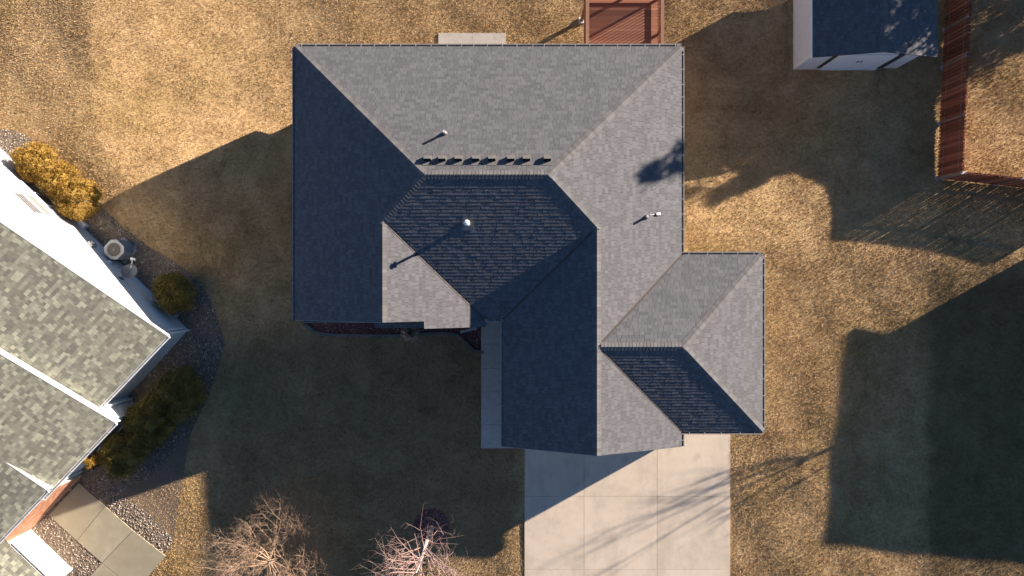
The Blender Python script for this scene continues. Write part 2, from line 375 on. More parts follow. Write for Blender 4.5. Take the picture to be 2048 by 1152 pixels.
def gutter(p, q, out, z, parent, material, hangmat, wd=.12, hspace=.61, endcaps=True):
    """open trough along the eave from p to q, `out` = outward unit plan vector"""
    p, q, o = Vector((*p, 0)), Vector((*q, 0)), Vector((*out, 0)); d = (q - p); Ln = d.length; d.normalize()
    prof = [(0, z - .005), (0, z - .11), (.075, z - .11), (wd - .012, z - .055), (wd - .012, z - .012), (wd, z - .012), (wd, z + .002), (wd - .038, z + .002)]
    mb = MB()
    for i in range(len(prof) - 1):
        (a, za), (b, zb) = prof[i], prof[i + 1]
        mb.poly([p + o * a + Vector((0, 0, za)), q + o * a + Vector((0, 0, za)), q + o * b + Vector((0, 0, zb)), p + o * b + Vector((0, 0, zb))])
    # outer skin a little thicker
    mb.poly([p + o * (wd + .002) + Vector((0, 0, z + .002)), q + o * (wd + .002) + Vector((0, 0, z + .002)), q + o * (wd - .03) + Vector((0, 0, z - .115)), p + o * (wd - .03) + Vector((0, 0, z - .115))])
    if endcaps:
        for e in (p, q):
            mb.poly([e + Vector((0, 0, z)), e + Vector((0, 0, z - .112)), e + o * .078 + Vector((0, 0, z - .112)), e + o * wd + Vector((0, 0, z - .05)), e + o * wd + Vector((0, 0, z))])
    g = part('gutter', mb, material, parent)
    n = max(1, int(Ln / hspace))
    for i in range(n):
        c = p + d * (Ln * (i + .5) / n + random.uniform(-.08, .08)); h = MB()
        h.obox(c + o * (wd * .5) + Vector((0, 0, z + .006)), d * .014, o * (wd * .5), Vector((0, 0, .004)))
        part('hanger', h, hangmat, g)
    return g
def boxpart(name, mat_, parent, x0, x1, y0, y1, z0, z1):
    mb = MB(); mb.box(x0, x1, y0, y1, z0, z1); return part(name, mb, mat_, parent)

# ------------------------------------------------------------------ the main house
ZE, PT = 2.9, .4
xW, yN, xE, yS = -9.25, 9.87, 7.23, -1.75
rx0, rx1, ryM = xW + 5.81, xE - 5.81, 4.06
xg = -5.21; yg = 2.29; xgE = -1.17; ygF = -1.79; ygF2 = -2.09; xst = -3.62
gx0, gxr = -.36, 3.435; gyN = 2.045; gyF = -7.18
tyN, tyS, tx, tyr = 1.0, -6.55, 10.68, -2.775; thx = tx - 3.775
house = thing('house', (0, 0, 0), 'large house with grey hip and gable shingle roof, in the middle', 'house')
s2 = math.sqrt(.5); vi = .055
def off_clip(poly, a, b, inset):              # shrink polygon away from the line a-b on whichever side it lies
    poly = ccw(poly); cx = sum(p[0] for p in poly) / len(poly); cy = sum(p[1] for p in poly) / len(poly)
    n = (-(b[1] - a[1]), b[0] - a[0]); l = math.hypot(*n); n = (n[0] / l, n[1] / l)
    if (cx - a[0]) * n[0] + (cy - a[1]) * n[1] < 0: n = (-n[0], -n[1])
    return clip(poly, (a[0] + n[0] * inset, a[1] + n[1] * inset), n)
V1 = ((xg, yg), (xgE, yS)); V2 = ((gxr, gyN), (gx0, yS)); V3 = ((xE, tyN), (3.455, tyr)); V4 = ((3.455, tyr), (xE, tyS))
def build_planes(inset):
    oc = lambda p, vl: off_clip(p, vl[0], vl[1], inset) if inset else p
    S = [(xgE, yS), (gx0, yS), (gxr, gyN), (rx1, ryM), (rx0, ryM), (xg, yg)]
    Wg = [(xg, yg), (xg, ygF), (xst, ygF), (xst, yg)]
    Wg1 = [(xg, yg), (xg, ygF), (xst, ygF), (xst, yg - (xst - xg))]
    Wg2 = [(xst, yg - (xst - xg)), (xst, ygF2), (xgE, ygF2), (xgE, yS)]
    return [
        Plane((0, yN), (0, -1), ZE, PT, [[(xW, yN), (xE, yN), (rx1, ryM), (rx0, ryM)]]),
        Plane((xW, 0), (1, 0), ZE, PT, [[(xW, ygF), (xg, ygF), (xg, yg), (xW, yg)], [(xW, yg), (xg, yg), (rx0, ryM), (xW, yN)]]),
        Plane((0, yS), (0, 1), ZE, PT, [oc(oc(S, V1), V2)]),
        Plane((xgE, 0), (-1, 0), ZE, PT, [oc(Wg1, V1), oc(Wg2, V1)]),
        Plane((gx0, 0), (1, 0), ZE, PT, [oc([(gx0, yS), (gxr, gyN), (gxr, gyF), (gx0, gyF)], V2)]),
        Plane((xE, 0), (-1, 0), ZE, PT, [[(xE, yN), (rx1, ryM), (gxr, gyN), (xE, gyN)], [(gxr, tyN), (xE, tyN), (xE, gyN), (gxr, gyN)],
                                          oc([(gxr, tyN), (xE, tyN), (gxr + .001, tyr)], V3), oc([(gxr, tyr), (xE, tyS), (xE, gyF), (gxr, gyF)], V4)]),
        Plane((0, tyN), (0, -1), ZE, PT, [oc([(xE, tyN), (tx, tyN), (thx, tyr), (3.455, tyr)], V3)]),
        Plane((tx, 0), (-1, 0), ZE, PT, [[(tx, tyN), (tx, tyS), (thx, tyr)]]),
        Plane((0, tyS), (0, 1), ZE, PT, [oc([(xE, tyS), (3.455, tyr), (thx, tyr), (tx, tyS)], V4)]),
    ]
roof = part('roof', deck_mb(build_planes(0)), M_deck_under, house)
lay_shingles(build_planes(vi), roof, M_shingle, thick=.0068)
zr = lambda d: ZE + PT * d
zM, zG, zW, zT = zr(5.81), zr(3.795), zr(4.04), zr(3.775)
hp = PT * s2
caps([((xW, yN, ZE), (rx0, ryM, zM), hp), ((xE, yN, ZE), (rx1, ryM, zM), hp), ((rx0, ryM, zM), (rx1, ryM, zM), PT),
      ((xg, yg, zW), (rx0, ryM, zM), hp), ((gxr, gyN, zG), (rx1, ryM, zM), hp), ((xg, ygF, zW), (xg, yg, zW), PT),
      ((gxr, gyF, zG), (gxr, gyN, zG), PT), ((3.6, tyr, zT), (thx, tyr, zT), PT), ((tx, tyN, ZE), (thx, tyr, zT), hp), ((tx, tyS, ZE), (thx, tyr, zT), hp)], roof, M_cap)
for (hi, lo), zh in ((V1, zW), (V2, zG), ((V3[1], V3[0]), zT), (V4, zT)):
    a = Vector((hi[0], hi[1], zh)); b = Vector((lo[0], lo[1], ZE)); d = (b - a).normalized(); sd = Vector((-d.y, d.x, 0)).normalized()
    mb = MB(); lift = .004
    cen = [a + Vector((0, 0, lift + .012)), b + Vector((0, 0, lift + .012))]
    for s_ in (-1, 1):
        e0 = [q + sd * (.012 * s_) + Vector((0, 0, lift)) for q in (a, b)]
        e1 = [q + sd * (.11 * s_) + Vector((0, 0, lift - .006 + .11 * hp)) for q in (a, b)]
        mb.poly([cen[0], cen[1], e0[1], e0[0]]); mb.poly([e0[0], e0[1], e1[1], e1[0]])
    part('valley_flashing', mb, M_flash, roof)
# gutters, fascia
GZ = ZE - .015
for p, q, o in (((xW - .0, yN), (xE + .0, yN), (0, 1)), ((xW, ygF), (xW, yN), (-1, 0)), ((xE, tyN + .12), (xE, yN), (1, 0)), ((xE + .02, tyN), (tx, tyN), (0, 1)),
                ((tx, tyS), (tx, tyN), (1, 0)), ((xE + .02, tyS), (tx, tyS), (0, -1)), ((gx0, gyF), (gx0, yS - .14), (-1, 0)), ((xE, gyF), (xE, tyS - .14), (1, 0)),
                ((xgE + .14, yS), (gx0 - .14, yS), (0, -1)), ((xgE, ygF2), (xgE, yS - .14), (1, 0)), ((xW + .4, ygF), (-6.3, ygF), (0, -1))):
    gutter(p, q, o, GZ, house, M_gutter, M_hang)
for p, q in (((xW, yN), (xE, yN)), ((xW, ygF), (xW, yN)), ((xE, tyN), (xE, yN)), ((xE, tyN), (tx, tyN)), ((tx, tyS), (tx, tyN)), ((xE, tyS), (tx, tyS)), ((gx0, gyF), (gx0, yS)), ((xgE, yS), (gx0, yS))):
    x0, x1 = sorted((p[0], q[0])); y0, y1 = sorted((p[1], q[1]))
    boxpart('fascia', M_gutter, house, x0 - .012, x1 + .012, y0 - .012, y1 + .012, ZE - .19 - random.uniform(0, .004), ZE - .068)
for a_, b_, y in (((gx0, ZE), (gxr, zG), gyF), ((xE, ZE), (gxr, zG), gyF), ((xW, ZE), (xg, zW), ygF)):
    mb = MB(); mb.hex([(a_[0], y - .02, a_[1] - .2), (b_[0], y - .02, b_[1] - .2), (b_[0], y, b_[1] - .2), (a_[0], y, a_[1] - .2),
                       (a_[0], y - .02, a_[1] - .015), (b_[0], y - .02, b_[1] - .015), (b_[0], y, b_[1] - .015), (a_[0], y, a_[1] - .015)])
    part('rake_board', mb, M_gutter, house)
# soffits close the eaves
sf = MB()
for x0, x1, y0, y1 in ((xW + .01, -8.8, ygF, yN - .01), (6.78, xE - .01, tyN, yN - .01), (-8.8, 6.78, 9.42, yN - .012), (10.23, tx - .01, tyS + .01, tyN - .01), (xE, 10.23, .55, tyN - .012), (xE, 10.23, tyS + .012, -6.1), (gx0 + .01, .1, gyF, -1.3)):
    sf.box(x0, x1, y0, y1, ZE - .17, ZE - .155)
part('soffit', sf, M_gutter, house)
# walls (lower rear storey is set back 0.55 m under the upper one)
wl = MB()
wl.box(-8.8, 6.78, -1.3, 9.42, -.75, 2.76); part('wall', wl, M_tan, house)
wl = MB(); wl.box(-8.78, 6.76, -1.28, 8.86, -3.2, -.75); part('foundation_wall', wl, M_conc_f, house)
def gable_wall(x0, xr, x1, y0, y1, zt, ze=2.76, z0=-.6):
    mb = MB(); pf = [(x0, z0), (x1, z0), (x1, ze), (xr, zt), (x0, ze)]
    mb.poly([(x, y0, z) for x, z in pf]); mb.poly([(x, y1, z) for x, z in reversed(pf)])
    for i in range(5):
        a, b = pf[i], pf[(i + 1) % 5]; mb.poly([(a[0], y0, a[1]), (a[0], y1, a[1]), (b[0], y1, b[1]), (b[0], y0, b[1])])
    return mb
part('wall', gable_wall(.1, gxr, 6.782, -6.88, -1.29, zG - .22), M_tan, house)
part('wall', gable_wall(-8.802, xg, -1.62, -1.5, -1.28, zW - .22), M_tan, house)
boxpart('wall', M_tan, house, 6.77, 10.23, -6.1, .55, -.6, 2.74)
# low roof over the bay window beside the front gable
bx0, bx1 = P(749, 650, 2.75)[0], P(851, 650, 2.75)[0]
by1, by0 = ygF - .0, P(800, 656, 2.72)[1]
bpl = Plane((0, by0), (0, 1), 2.66, .3, [[(bx0, by0), (bx1, by0), (bx1, by1 + .25), (bx0, by1 + .25)]])
bay = part('bay_roof', deck_mb([bpl]), M_deck_under, house); lay_shingles([bpl], bay, M_shingle, nsep=40)
boxpart('bay_window', M_tan, house, bx0 + .15, bx1 - .15, by0 + .12, -1.49, .4, 2.6)
boxpart('window', M_glass, house, bx0 + .3, bx1 - .3, by0 + .10, by0 + .13, .9, 2.2)
def door_y(name, x0, x1, y, z0, z1, mat_, n, frame=M_gutw):
    d = boxpart(name, mat_, house, x0, x1, y - .04, y + .02, z0, z1)
    for i in range(n):
        za, zb = z0 + (z1 - z0) * i / n + .03, z0 + (z1 - z0) * (i + 1) / n - .03
        boxpart('panel', mat_, d, x0 + .06, x1 - .06, y - .055, y - .035, za, zb)
    return d
door_y('garage_door', 1.0, 5.9, -6.89, .03, 2.25, M_doorw, 4)
door_y('garage_door', 7.2, 9.8, -6.11, .03, 2.25, M_doorw, 4)
door_y('front_door', -1.25, -.4, -1.31, .1, 2.15, M_wood, 3)
for x in (-7.6, ):
    f = boxpart('window', M_glass, house, x - .7, x + .7, -1.53, -1.49, .9, 2.1)
    boxpart('window_frame', M_gutw, f, x - .77, x + .77, -1.515, -1.505, .83, 2.17)
for y in (.5, 3.5, 6.8):
    f = boxpart('window', M_glass, house, -8.83, -8.79, y - .6, y + .6, .9, 2.1); boxpart('window_frame', M_gutw, f, -8.815, -8.805, y - .67, y + .67, .83, 2.17)
for x in (-6.5, -3.0, 1.2):
    f = boxpart('window', M_glass, house, x - .7, x + .7, 9.41, 9.45, .9, 2.1); boxpart('window_frame', M_gutw, f, x - .77, x + .77, 9.425, 9.435, .83, 2.17)
# roof furniture
PN, PE, PS = build_planes(0)[0], build_planes(0)[5], build_planes(0)[2]
def on_plane(pl, px, py):
    z = 4.0
    for _ in range(15):
        q = P(px, py, z); z = pl.z(q)
    return q
def vent_pipe(pl, px, py, h, r):
    q = on_plane(pl, px, py); b = pl.lift(q, .012); mb = MB()
    mb.tube(b, b + Vector((0, 0, h)), r, r, 16, caps=False); mb.tube(b + Vector((0, 0, h)), b + Vector((0, 0, h - .08)), r * .62, r * .62, 16)
    rim = b + Vector((0, 0, h))
    for i in range(16):
        t0, t1 = 2 * math.pi * i / 16, 2 * math.pi * (i + 1) / 16
        mb.poly([rim + Vector((math.cos(t) * k, math.sin(t) * k, .001)) for t, k in ((t0, r), (t1, r), (t1, r * .62), (t0, r * .62))])
    vp = part('vent_pipe', mb, M_pvc, house)
    m2 = MB(); m2.tube(b, b + Vector((0, 0, .13)), r * 2.1, r * 1.15, 14); part('pipe_boot', m2, M_lead, vp)
    m3 = MB(); m3.tube(b + Vector((0, 0, h - .05)), b + Vector((0, 0, h - .045)), r * .6, r * .6, 12); part('pipe_opening', m3, M_black, vp)
vent_pipe(PN, 890, 267, .40, .05)
vent_pipe(PE, 1292, 434, .36, .05)
q = on_plane(PE, 1316, 428); b = PE.lift(q, .02); mb = MB()
mb.obox(b + Vector((0, 0, .03)), (.085, .012, -.03), (-.006, .05, 0), (0, 0, .035)); part('sensor_box', mb, M_pvc, house)
q2 = on_plane(PE, 1299, 430); mb = MB(); mb.tube(PE.lift(q2, .03), b + Vector((-.08, -.02, .03)), .008, .008, 6); part('sensor_wire', mb, M_pvc, house)
# flue with round cap
q = on_plane(PS, 935.5, 448); b = PS.lift(q, .012); mb = MB()
mb.tube(b, b + Vector((0, 0, .60)), .052, .052, 16); fl = part('flue_pipe', mb, M_pvc, house)
mb = MB(); mb.tube(b + Vector((0, 0, .56)), b + Vector((0, 0, .60)), .12, .12, 18); mb.tube(b + Vector((0, 0, .60)), b + Vector((0, 0, .66)), .09, .09, 18)
mb.tube(b + Vector((0, 0, .66)), b + Vector((0, 0, .70)), .125, .07, 18); mb.tube(b + Vector((0, 0, .70)), b + Vector((0, 0, .715)), .03, .025, 12); part('flue_cap', mb, M_pvc, fl)
mb = MB()
c = PS.lift((q[0], q[1] - .06), .012); u = Vector((1, 0, 0)); vv_ = Vector((0, 1, PT)).normalized()
mb.obox(c, u * .22, vv_ * .2, PS.n * .006); mb.tube(b, b + Vector((0, 0, .12)), .11, .06, 14); part('flue_flashing', mb, M_lead, fl)
# eight slant back vents in a row under the ridge
for px in (855.5, 884.5, 917, 952, 984, 1021.5, 1053, 1094.5):
    q = on_plane(PN, px, 322); u = Vector((1, 0, 0)); sdir = Vector((0, -1, PT)).normalized(); n = PN.n
    c = PN.lift(q, .010); rv = MB(); rv.obox(c, u * .2, sdir * .205, n * .004); fo = part('roof_vent', rv, M_vent, house)
    hd = MB(); w_ = .145
    def pt(du, dv, dn): return c + u * du + sdir * dv + n * dn
    a0, a1, h0, h1 = -.19, .01, .135, .185
    lo = [pt(-w_, a0, 0), pt(w_, a0, 0), pt(w_, a1, 0), pt(-w_, a1, 0)]; up_ = [pt(-w_, a0 + .02, h0), pt(w_, a0 + .02, h0), pt(w_, a1, h1), pt(-w_, a1, h1)]
    hd.poly(up_)
    for i in (0, 1, 3): j = (i + 1) % 4; hd.poly([lo[i], lo[j], up_[j], up_[i]])
    part('vent_hood', hd, M_vent, fo)
    op = MB(); op.poly([pt(-w_ + .01, a1 - .004, .01), pt(w_ - .01, a1 - .004, .01), pt(w_ - .01, a1 - .004, h1 - .012), pt(-w_ + .01, a1 - .004, h1 - .012)]); part('vent_opening', op, M_black, fo)

# ------------------------------------------------------------------ neighbour house on the left (turned about 46 degrees)
KN = (H - ZNB) / H; NO = P(335, 672, 2.9 * KN + ZNB); EXU = (-.69, -.724); NXU = (.724, -.69)
EX = (EXU[0] * KN, EXU[1] * KN); NX = (NXU[0] * KN, NXU[1] * KN); ZN = lambda z: ZNB + z * KN
def N(a, b): return (NO[0] + EX[0] * a + NX[0] * b, NO[1] + EX[1] * a + NX[1] * b)
def N3(a, b, z): return (*N(a, b), ZN(z))
def nbox(mb, a0, a1, b0, b1, z0, z1, t=.5):
    mb.hex([N3(a0, b0, z0), N3(a0, b1, z0), N3(a1, b1, z0), N3(a1, b0, z0), N3(a0, b0, z1), N3(a0, b1, z1), N3(a1, b1, z1), N3(a1, b0, z1)], t)
def nbp(name, mat_, parent, *a):
    mb = MB(); nbox(mb, *a); return part(name, mb, mat_, parent)
nh = thing('house', N3(4, -6, 0), 'white sided house with mottled olive shingles, turned at an angle on the left', 'house')
NP = .46; upn = (-NXU[0], -NXU[1]); rid = -7.1
def nplane(a0, a1, be, ze, pitch, bt): return Plane(N(0, be), upn, ZN(ze), pitch, [[N(a0, be), N(a1, be), N(a1, bt), N(a0, bt)]])
R1 = nplane(0, 4.25, 0, 2.9, NP, rid); R2 = nplane(4.22, 8.75, .93, 2.9, NP, -6.1); R3 = nplane(8.05, 12.5, .92, 3.27, .26, -1.75)
zr1 = (R1.z(N(0, rid)) - ZNB) / KN
R1b = Plane(N(0, 2 * rid), NXU, ZN(2.9), NP, [[N(0, rid), N(8.6, rid), N(8.6, 2 * rid), N(0, 2 * rid)]])
R4 = Plane(N(11.32, 0), EXU, ZN(2.62), .42, [[N(11.32, 3.75), N(11.32, -3.5), N(15.5, -3.5), N(15.5, 3.75)]])
R4b = Plane(N(19.7, 0), (-EXU[0], -EXU[1]), ZN(2.62), .42, [[N(19.7, 3.75), N(19.7, -3.5), N(15.5, -3.5), N(15.5, 3.75)]])
R5 = nplane(8.7, 12.5, -1.2, 3.86, NP, -6.1)
nroof = part('roof', deck_mb([R1, R2, R3, R1b, R4, R4b, R5], th=.12), M_deck_under, nh)
lay_shingles([R1, R2, R3, R4, R5], nroof, M_nshingle, thick=.007, wmin=.12, wmax=.27)
bk = MB()
for pl in (R1b, R4b):
    for pc in pl.pieces: bk.poly([pl.lift(q_, .003) for q_ in pc])
part('rear_slope', bk, M_nshingle, nroof)
def rake(pl, a, b0, b1, w_=.14, hgt=.22, o=-.02):
    mb = MB(); p, q = N(a, b0), N(a, b1); A = pl.lift(p, .012); B = pl.lift(q, .012); s_ = Vector((EX[0], EX[1], 0)) * o; dn = Vector((0, 0, -hgt)); wd = Vector((-EX[0], -EX[1], 0)) * .03
    mb.hex([A + dn, B + dn, B + dn + wd, A + dn + wd, A, B, B + wd, A + wd]); return part('rake_board', mb, M_white, nh)
rake(R1, 0, 0, rid); rake(R2, 4.22, .95, -6.1, hgt=.4); rake(R3, 8.05, .94, -1.2, hgt=.42)
def ngut(a0, a1, b, z): gutter(N(a0, b), N(a1, b), NXU, ZN(z), nh, M_gutw, M_hang, wd=.13, hspace=.95)
ngut(0, 4.1, 0, 2.88); ngut(4.24, 8.7, .93, 2.88); ngut(8.06, 11.2, .92, 3.25)
gutter(N(11.32, 3.75), N(11.32, 1.2), (-EXU[0], -EXU[1]), ZN(2.6), nh, M_gutw, M_hang, wd=.13, hspace=.95)
# gable wall of lap siding, course by course
gw = MB(); a_w = .24
zc = .28
while zc < zr1 - .15:
    z1 = zc + .15
    def brange(z): d = max(0, (z - 2.75) / NP); return (-.32 - d, 2 * rid + .32 + d)
    h0, l0 = brange(zc); h1, l1 = brange(z1)
    if h1 <= l1 + .05: break
    gw.poly([N3(a_w - .014, l0, zc), N3(a_w - .014, h0, zc), N3(a_w - .002, h1, z1), N3(a_w - .002, l1, z1)][::-1])
    gw.poly([N3(a_w - .014, l0, zc), N3(a_w - .014, h0, zc), N3(a_w + .01, h0, zc), N3(a_w + .01, l0, zc)])
    zc = z1
tag(part('siding', gw, M_white, nh), kind='stuff')
nbp('wall', M_white, nh, a_w, 4.6, 2 * rid + .32, -.32, .0, 2.74)
nbp('foundation_wall', M_nfound, nh, a_w - .03, 4.6, 2 * rid + .3, -.31, -1.2, .28)
nbp('wall', M_white, nh, 4.5, 8.5, -6, .62, -.5, 2.72)
nbp('wall', M_white, nh, 4.46, 8.6, -6, -.2, 2.72, 2.95)
nbp('wall', M_mortar, nh, 8.4, 12, -5, .83, -.5, 3.1)
nbp('wall', M_white, nh, 11.85, 19.2, -3.3, 3.5, -.5, 2.5)
nbp('corner_board', M_white, nh, 11.83, 11.95, 3.4, 3.52, 0, 2.5)
br = MB(); zc = .02; k = 0
while zc < 2.95:
    a0 = 8.42 - (.1 if k % 2 else 0)
    while a0 < 11.85:
        nbox(br, max(8.42, a0), min(11.84, a0 + .19), .82, .845, zc, zc + .057, random.random()); a0 += .203
    b0 = .62
    zc += .07; k += 1
tag(part('bricks', br, M_brick, nh), kind='stuff')
def nwindow(b0, b1, z0, z1, m_=M_blind):
    f = nbp('window', m_, nh, a_w - .012, a_w + .02, b0, b1, z0, z1)
    fr = MB()
    for c in ((b0 - .08, b1 + .08, z1, z1 + .09), (b0 - .08, b1 + .08, z0 - .09, z0), (b0 - .08, b0, z0, z1), (b1, b1 + .08, z0, z1)): nbox(fr, a_w - .04, a_w + .01, *c)
    part('window_frame', fr, M_gutw, f)
def wall_b(px, py, z):                        # b coordinate of a wall pixel at height z
    x, y = P(px, py, ZN(z)); return ((x - NO[0]) * NXU[0] + (y - NO[1]) * NXU[1]) / KN
bw = wall_b(85, 385, .7); nwindow(bw - .75, bw - .06, .45, 1.1); nwindow(bw + .06, bw + .75, .45, 1.1)
bw = wall_b(45, 418, 2.4); nwindow(bw - .65, bw + .65, 1.45, 1.95, M_blind); nwindow(bw - .65, bw + .65, 2.1, 2.7, M_pane)
# downspouts
def downspout(pts, w_=.05):
    mb = MB()
    for p, q in zip(pts, pts[1:]): mb.tube(p, q, w_, w_, 6)
    part('downspout', mb, M_gutw, nh)
downspout([N3(.16, .02, 2.75), N3(.2, -.28, 2.5), N3(.2, -.28, .12), N3(.2, .25, .06)])
downspout([N3(.16, -.42, 2.55), N3(.16, -.42, .75)], .045)
downspout([N3(4.42, .03, 2.75), N3(4.42, -.05, 2.4), N3(4.42, -.05, .1)]); downspout([N3(8.3, .95, 2.75), N3(8.3, .68, 2.4), N3(8.3, .68, .15), N3(8.1, 1.0, .08)])
# fixtures on the gable wall: cover box, conduit, spigot, edge of a bump
g0 = G(172, 452); x0 = wall_b(165, 450, .4)
mb = MB(); nbox(mb, a_w - .28, a_w, x0 - .3, x0 + .05, .0, .25); part('window_well_cover', mb, M_gutw, nh)
x0 = wall_b(188, 485, .9); mb = MB(); nbox(mb, a_w - .14, a_w, x0 - .13, x0 + .13, .7, 1.1); mb.tube(N3(a_w - .14, x0, .95), N3(a_w - .24, x0, .95), .1, .09, 12); part('electric_meter', mb, M_ac, nh)
x0 = wall_b(225, 522, .8); mb = MB(); nbox(mb, a_w - .1, a_w, x0 - .08, x0 + .08, .6, .95); nbox(mb, a_w - .09, a_w, x0 + .2, x0 + .34, .6, .85); mb.tube(N3(a_w - .05, x0, .6), N3(a_w - .08, x0 + .05, -.1), .025, .025, 8); part('disconnect_box', mb, M_pvc, nh)
x0 = wall_b(352, 628, .4); mb = MB(); nbox(mb, a_w - .25, a_w, x0 - .16, x0 + .12, .25, .45); mb.tube(N3(a_w - .2, x0 - .02, .5), N3(a_w - .2, x0 - .02, -.1), .03, .03, 8); mb.tube(N3(a_w - .3, x0 - .4, .35), N3(a_w - .1, x0 - .9, .55), .012, .012, 6); part('gas_meter', mb, M_ac, nh)

# air conditioner beside the gable wall
acx, acy, acz = *N(a_w - .58, wall_b(240, 500, .0) + .18), ZNB
ac = thing('air_conditioner', (acx, acy, acz), 'beige air conditioning unit with round fan grille beside white wall', 'air conditioner')
def octo(hw, c): return [(-hw + c, -hw), (hw - c, -hw), (hw, -hw + c), (hw, hw - c), (hw - c, hw), (-hw + c, hw), (-hw, hw - c), (-hw, -hw + c)]
def rotp(p): return (acx + p[0] * NX[0] + p[1] * EX[0], acy + p[0] * NX[1] + p[1] * EX[1])
mb = MB(); mb.prism(ccw([rotp(p) for p in octo(.40, .19)]), acz + .07, acz + .86); part('cabinet', mb, M_ac, ac)
for i in range(15):
    mb = MB(); z = acz + .12 + i * .048; mb.prism(ccw([rotp(p) for p in octo(.412, .19)]), z, z + .018); part('louvre', mb, M_ac, ac)
mb = MB(); mb.prism(ccw([rotp(p) for p in octo(.46, .05)]), acz - .1, acz + .07); part('pad', mb, M_conc_f, ac)
mb = MB(); mb.prism(ccw([rotp(p) for p in octo(.42, .2)]), acz + .86, acz + .885); top = part('top_cover', mb, M_ac, ac)
mb = MB(); mb.tube((acx, acy, acz + .885), (acx, acy, acz + .889), .305, .305, 28); part('fan_opening', mb, M_black, ac)
mb = MB()
for k in range(7):
    r_ = .1 + k * .033
    for i in range(28):
        t0, t1 = 2 * math.pi * i / 28, 2 * math.pi * (i + 1) / 28
        mb.poly([(acx + math.cos(t) * r, acy + math.sin(t) * r, acz + .897) for t, r in ((t0, r_), (t1, r_), (t1, r_ + .02), (t0, r_ + .02))])
mb.tube((acx, acy, acz + .888), (acx, acy, acz + .905), .09, .08, 18); part('fan_grille', mb, M_grille, ac)

# satellite dish on the same wall
DZC = ZN(1.25); dc = Vector((*P(259, 541, DZC), DZC))
dish = thing('satellite_dish', tuple(dc), 'grey oval satellite dish with white feed arm on the neighbouring wall', 'satellite dish')
dn = Vector((.35, -.35, .85)).normalized(); du = dn.orthogonal().normalized(); dv = dn.cross(du)
mb = MB(); rings = []
for k in range(6):
    r = .36 * k / 5
    rings.append([dc + du * (r * math.cos(t)) + dv * (.86 * r * math.sin(t)) + dn * (.16 * (r / .36) ** 2 - .08) for t in [2 * math.pi * i / 24 for i in range(24)]])
for k in range(5):
    for i in range(24):
        j = (i + 1) % 24; mb.poly([rings[k][i], rings[k + 1][i], rings[k + 1][j], rings[k][j]])
for i in range(24):
    j = (i + 1) % 24; o_ = Vector((0, 0, -.02)); mb.poly([rings[5][i], rings[5][j], rings[5][j] + o_, rings[5][i] + o_])
part('reflector', mb, M_dish, dish)
fe = Vector((*P(266, 517, DZC + .25), DZC + .25)); mb = MB(); mb.tube(dc + Vector((.05, .12, -.02)), fe, .022, .02, 8); part('feed_arm', mb, M_pvc, dish)
mb = MB(); mb.obox(fe, (.1, -.02, 0), (.01, .035, 0), (0, 0, .04)); mb.tube(fe + Vector((-.07, 0, 0)), fe + Vector((-.09, -.07, -.02)), .035, .03, 8); mb.tube(fe + Vector((.09, -.02, 0)), fe + Vector((.07, -.09, -.02)), .035, .03, 8); part('receiver', mb, M_pvc, dish)
wb = wall_b(250, 548, 1.3); mb = MB(); mb.tube(dc - dn * .05, N3(a_w, wb, 1.25), .03, .03, 8); nbox(mb, a_w - .02, a_w + .01, wb - .1, wb + .1, 1.1, 1.4); part('wall_mount', mb, M_dish, dish)

# ------------------------------------------------------------------ paving
dr = tag(link('driveway', None), kind='structure')
DX = [P(1049, 0)[0], P(1168, 0)[0], P(1314, 0)[0], P(1460, 0)[0]]; DY = [P(0, 1440)[1], P(0, 1290)[1], P(0, 1138)[1], P(0, 992)[1], P(0, 846)[1]]
for i in range(3):
    for j in range(4):
        if DY[j + 1] > -6.5 and False: continue
        mb = MB(); mb.box(DX[i] + .006, DX[i + 1] - .006, DY[j] + .006, DY[j + 1] - .006, -.1, .03 + random.uniform(-.002, .002), random.random()); part('slab', mb, M_drive, dr)
mb = MB(); mb.box(DX[0] + .02, DX[3] - .02, DY[0], DY[4], -.12, .008); part('joint_bed', mb, M_deck_under, dr)
wk = tag(link('walkway', None), kind='structure')
wx0, wx1 = P(962.5, 0)[0], .08
for ya, yb in zip((600, 688, 737, 783.5, 849), (688, 737, 783.5, 849, 896)):
    mb = MB(); mb.box(wx0, wx1, P(0, yb)[1] + .005, P(0, ya)[1] - .005, -.1, .05, random.random()); part('slab', mb, M_walk, wk)
mb = MB(); mb.box(wx0 + .01, wx1, P(0, 895)[1], P(0, 600)[1], -.12, .03); part('joint_bed', mb, M_deck_under, wk)
pa = tag(link('patio', None), kind='structure')
c0, c1 = G(877, 67), G(1012, 67)
for xa, xb in ((c0[0], (c0[0] + c1[0]) / 2), ((c0[0] + c1[0]) / 2, c1[0])):
    mb = MB(); mb.box(xa + .005, xb - .005, 8.7, c0[1], -2.4, c0[2] + .06, random.random()); part('slab', mb, M_walk, pa)
pth = tag(link('path', None), kind='structure')
pc = [(153, 968, 213, 1010, 160, 1080 - 4, 96, 1031)]
def gp(px, py): return P(px, py, .03)
quads = [[(158, 966), (210, 1012), (154, 1081), (98, 1030)], [(210.7, 1012.6), (266, 1061), (204, 1125), (154.7, 1081.6)], [(266.7, 1061.6), (331, 1112), (272, 1180), (204.7, 1125.6)],
         [(204, 1126.4), (271, 1181), (240, 1215), (180, 1153)]]
for qd in quads:
    mb = MB(); mb.prism(ccw([gp(*p) for p in qd]), -.1, .04, random.random()); part('slab', mb, M_path, pth)

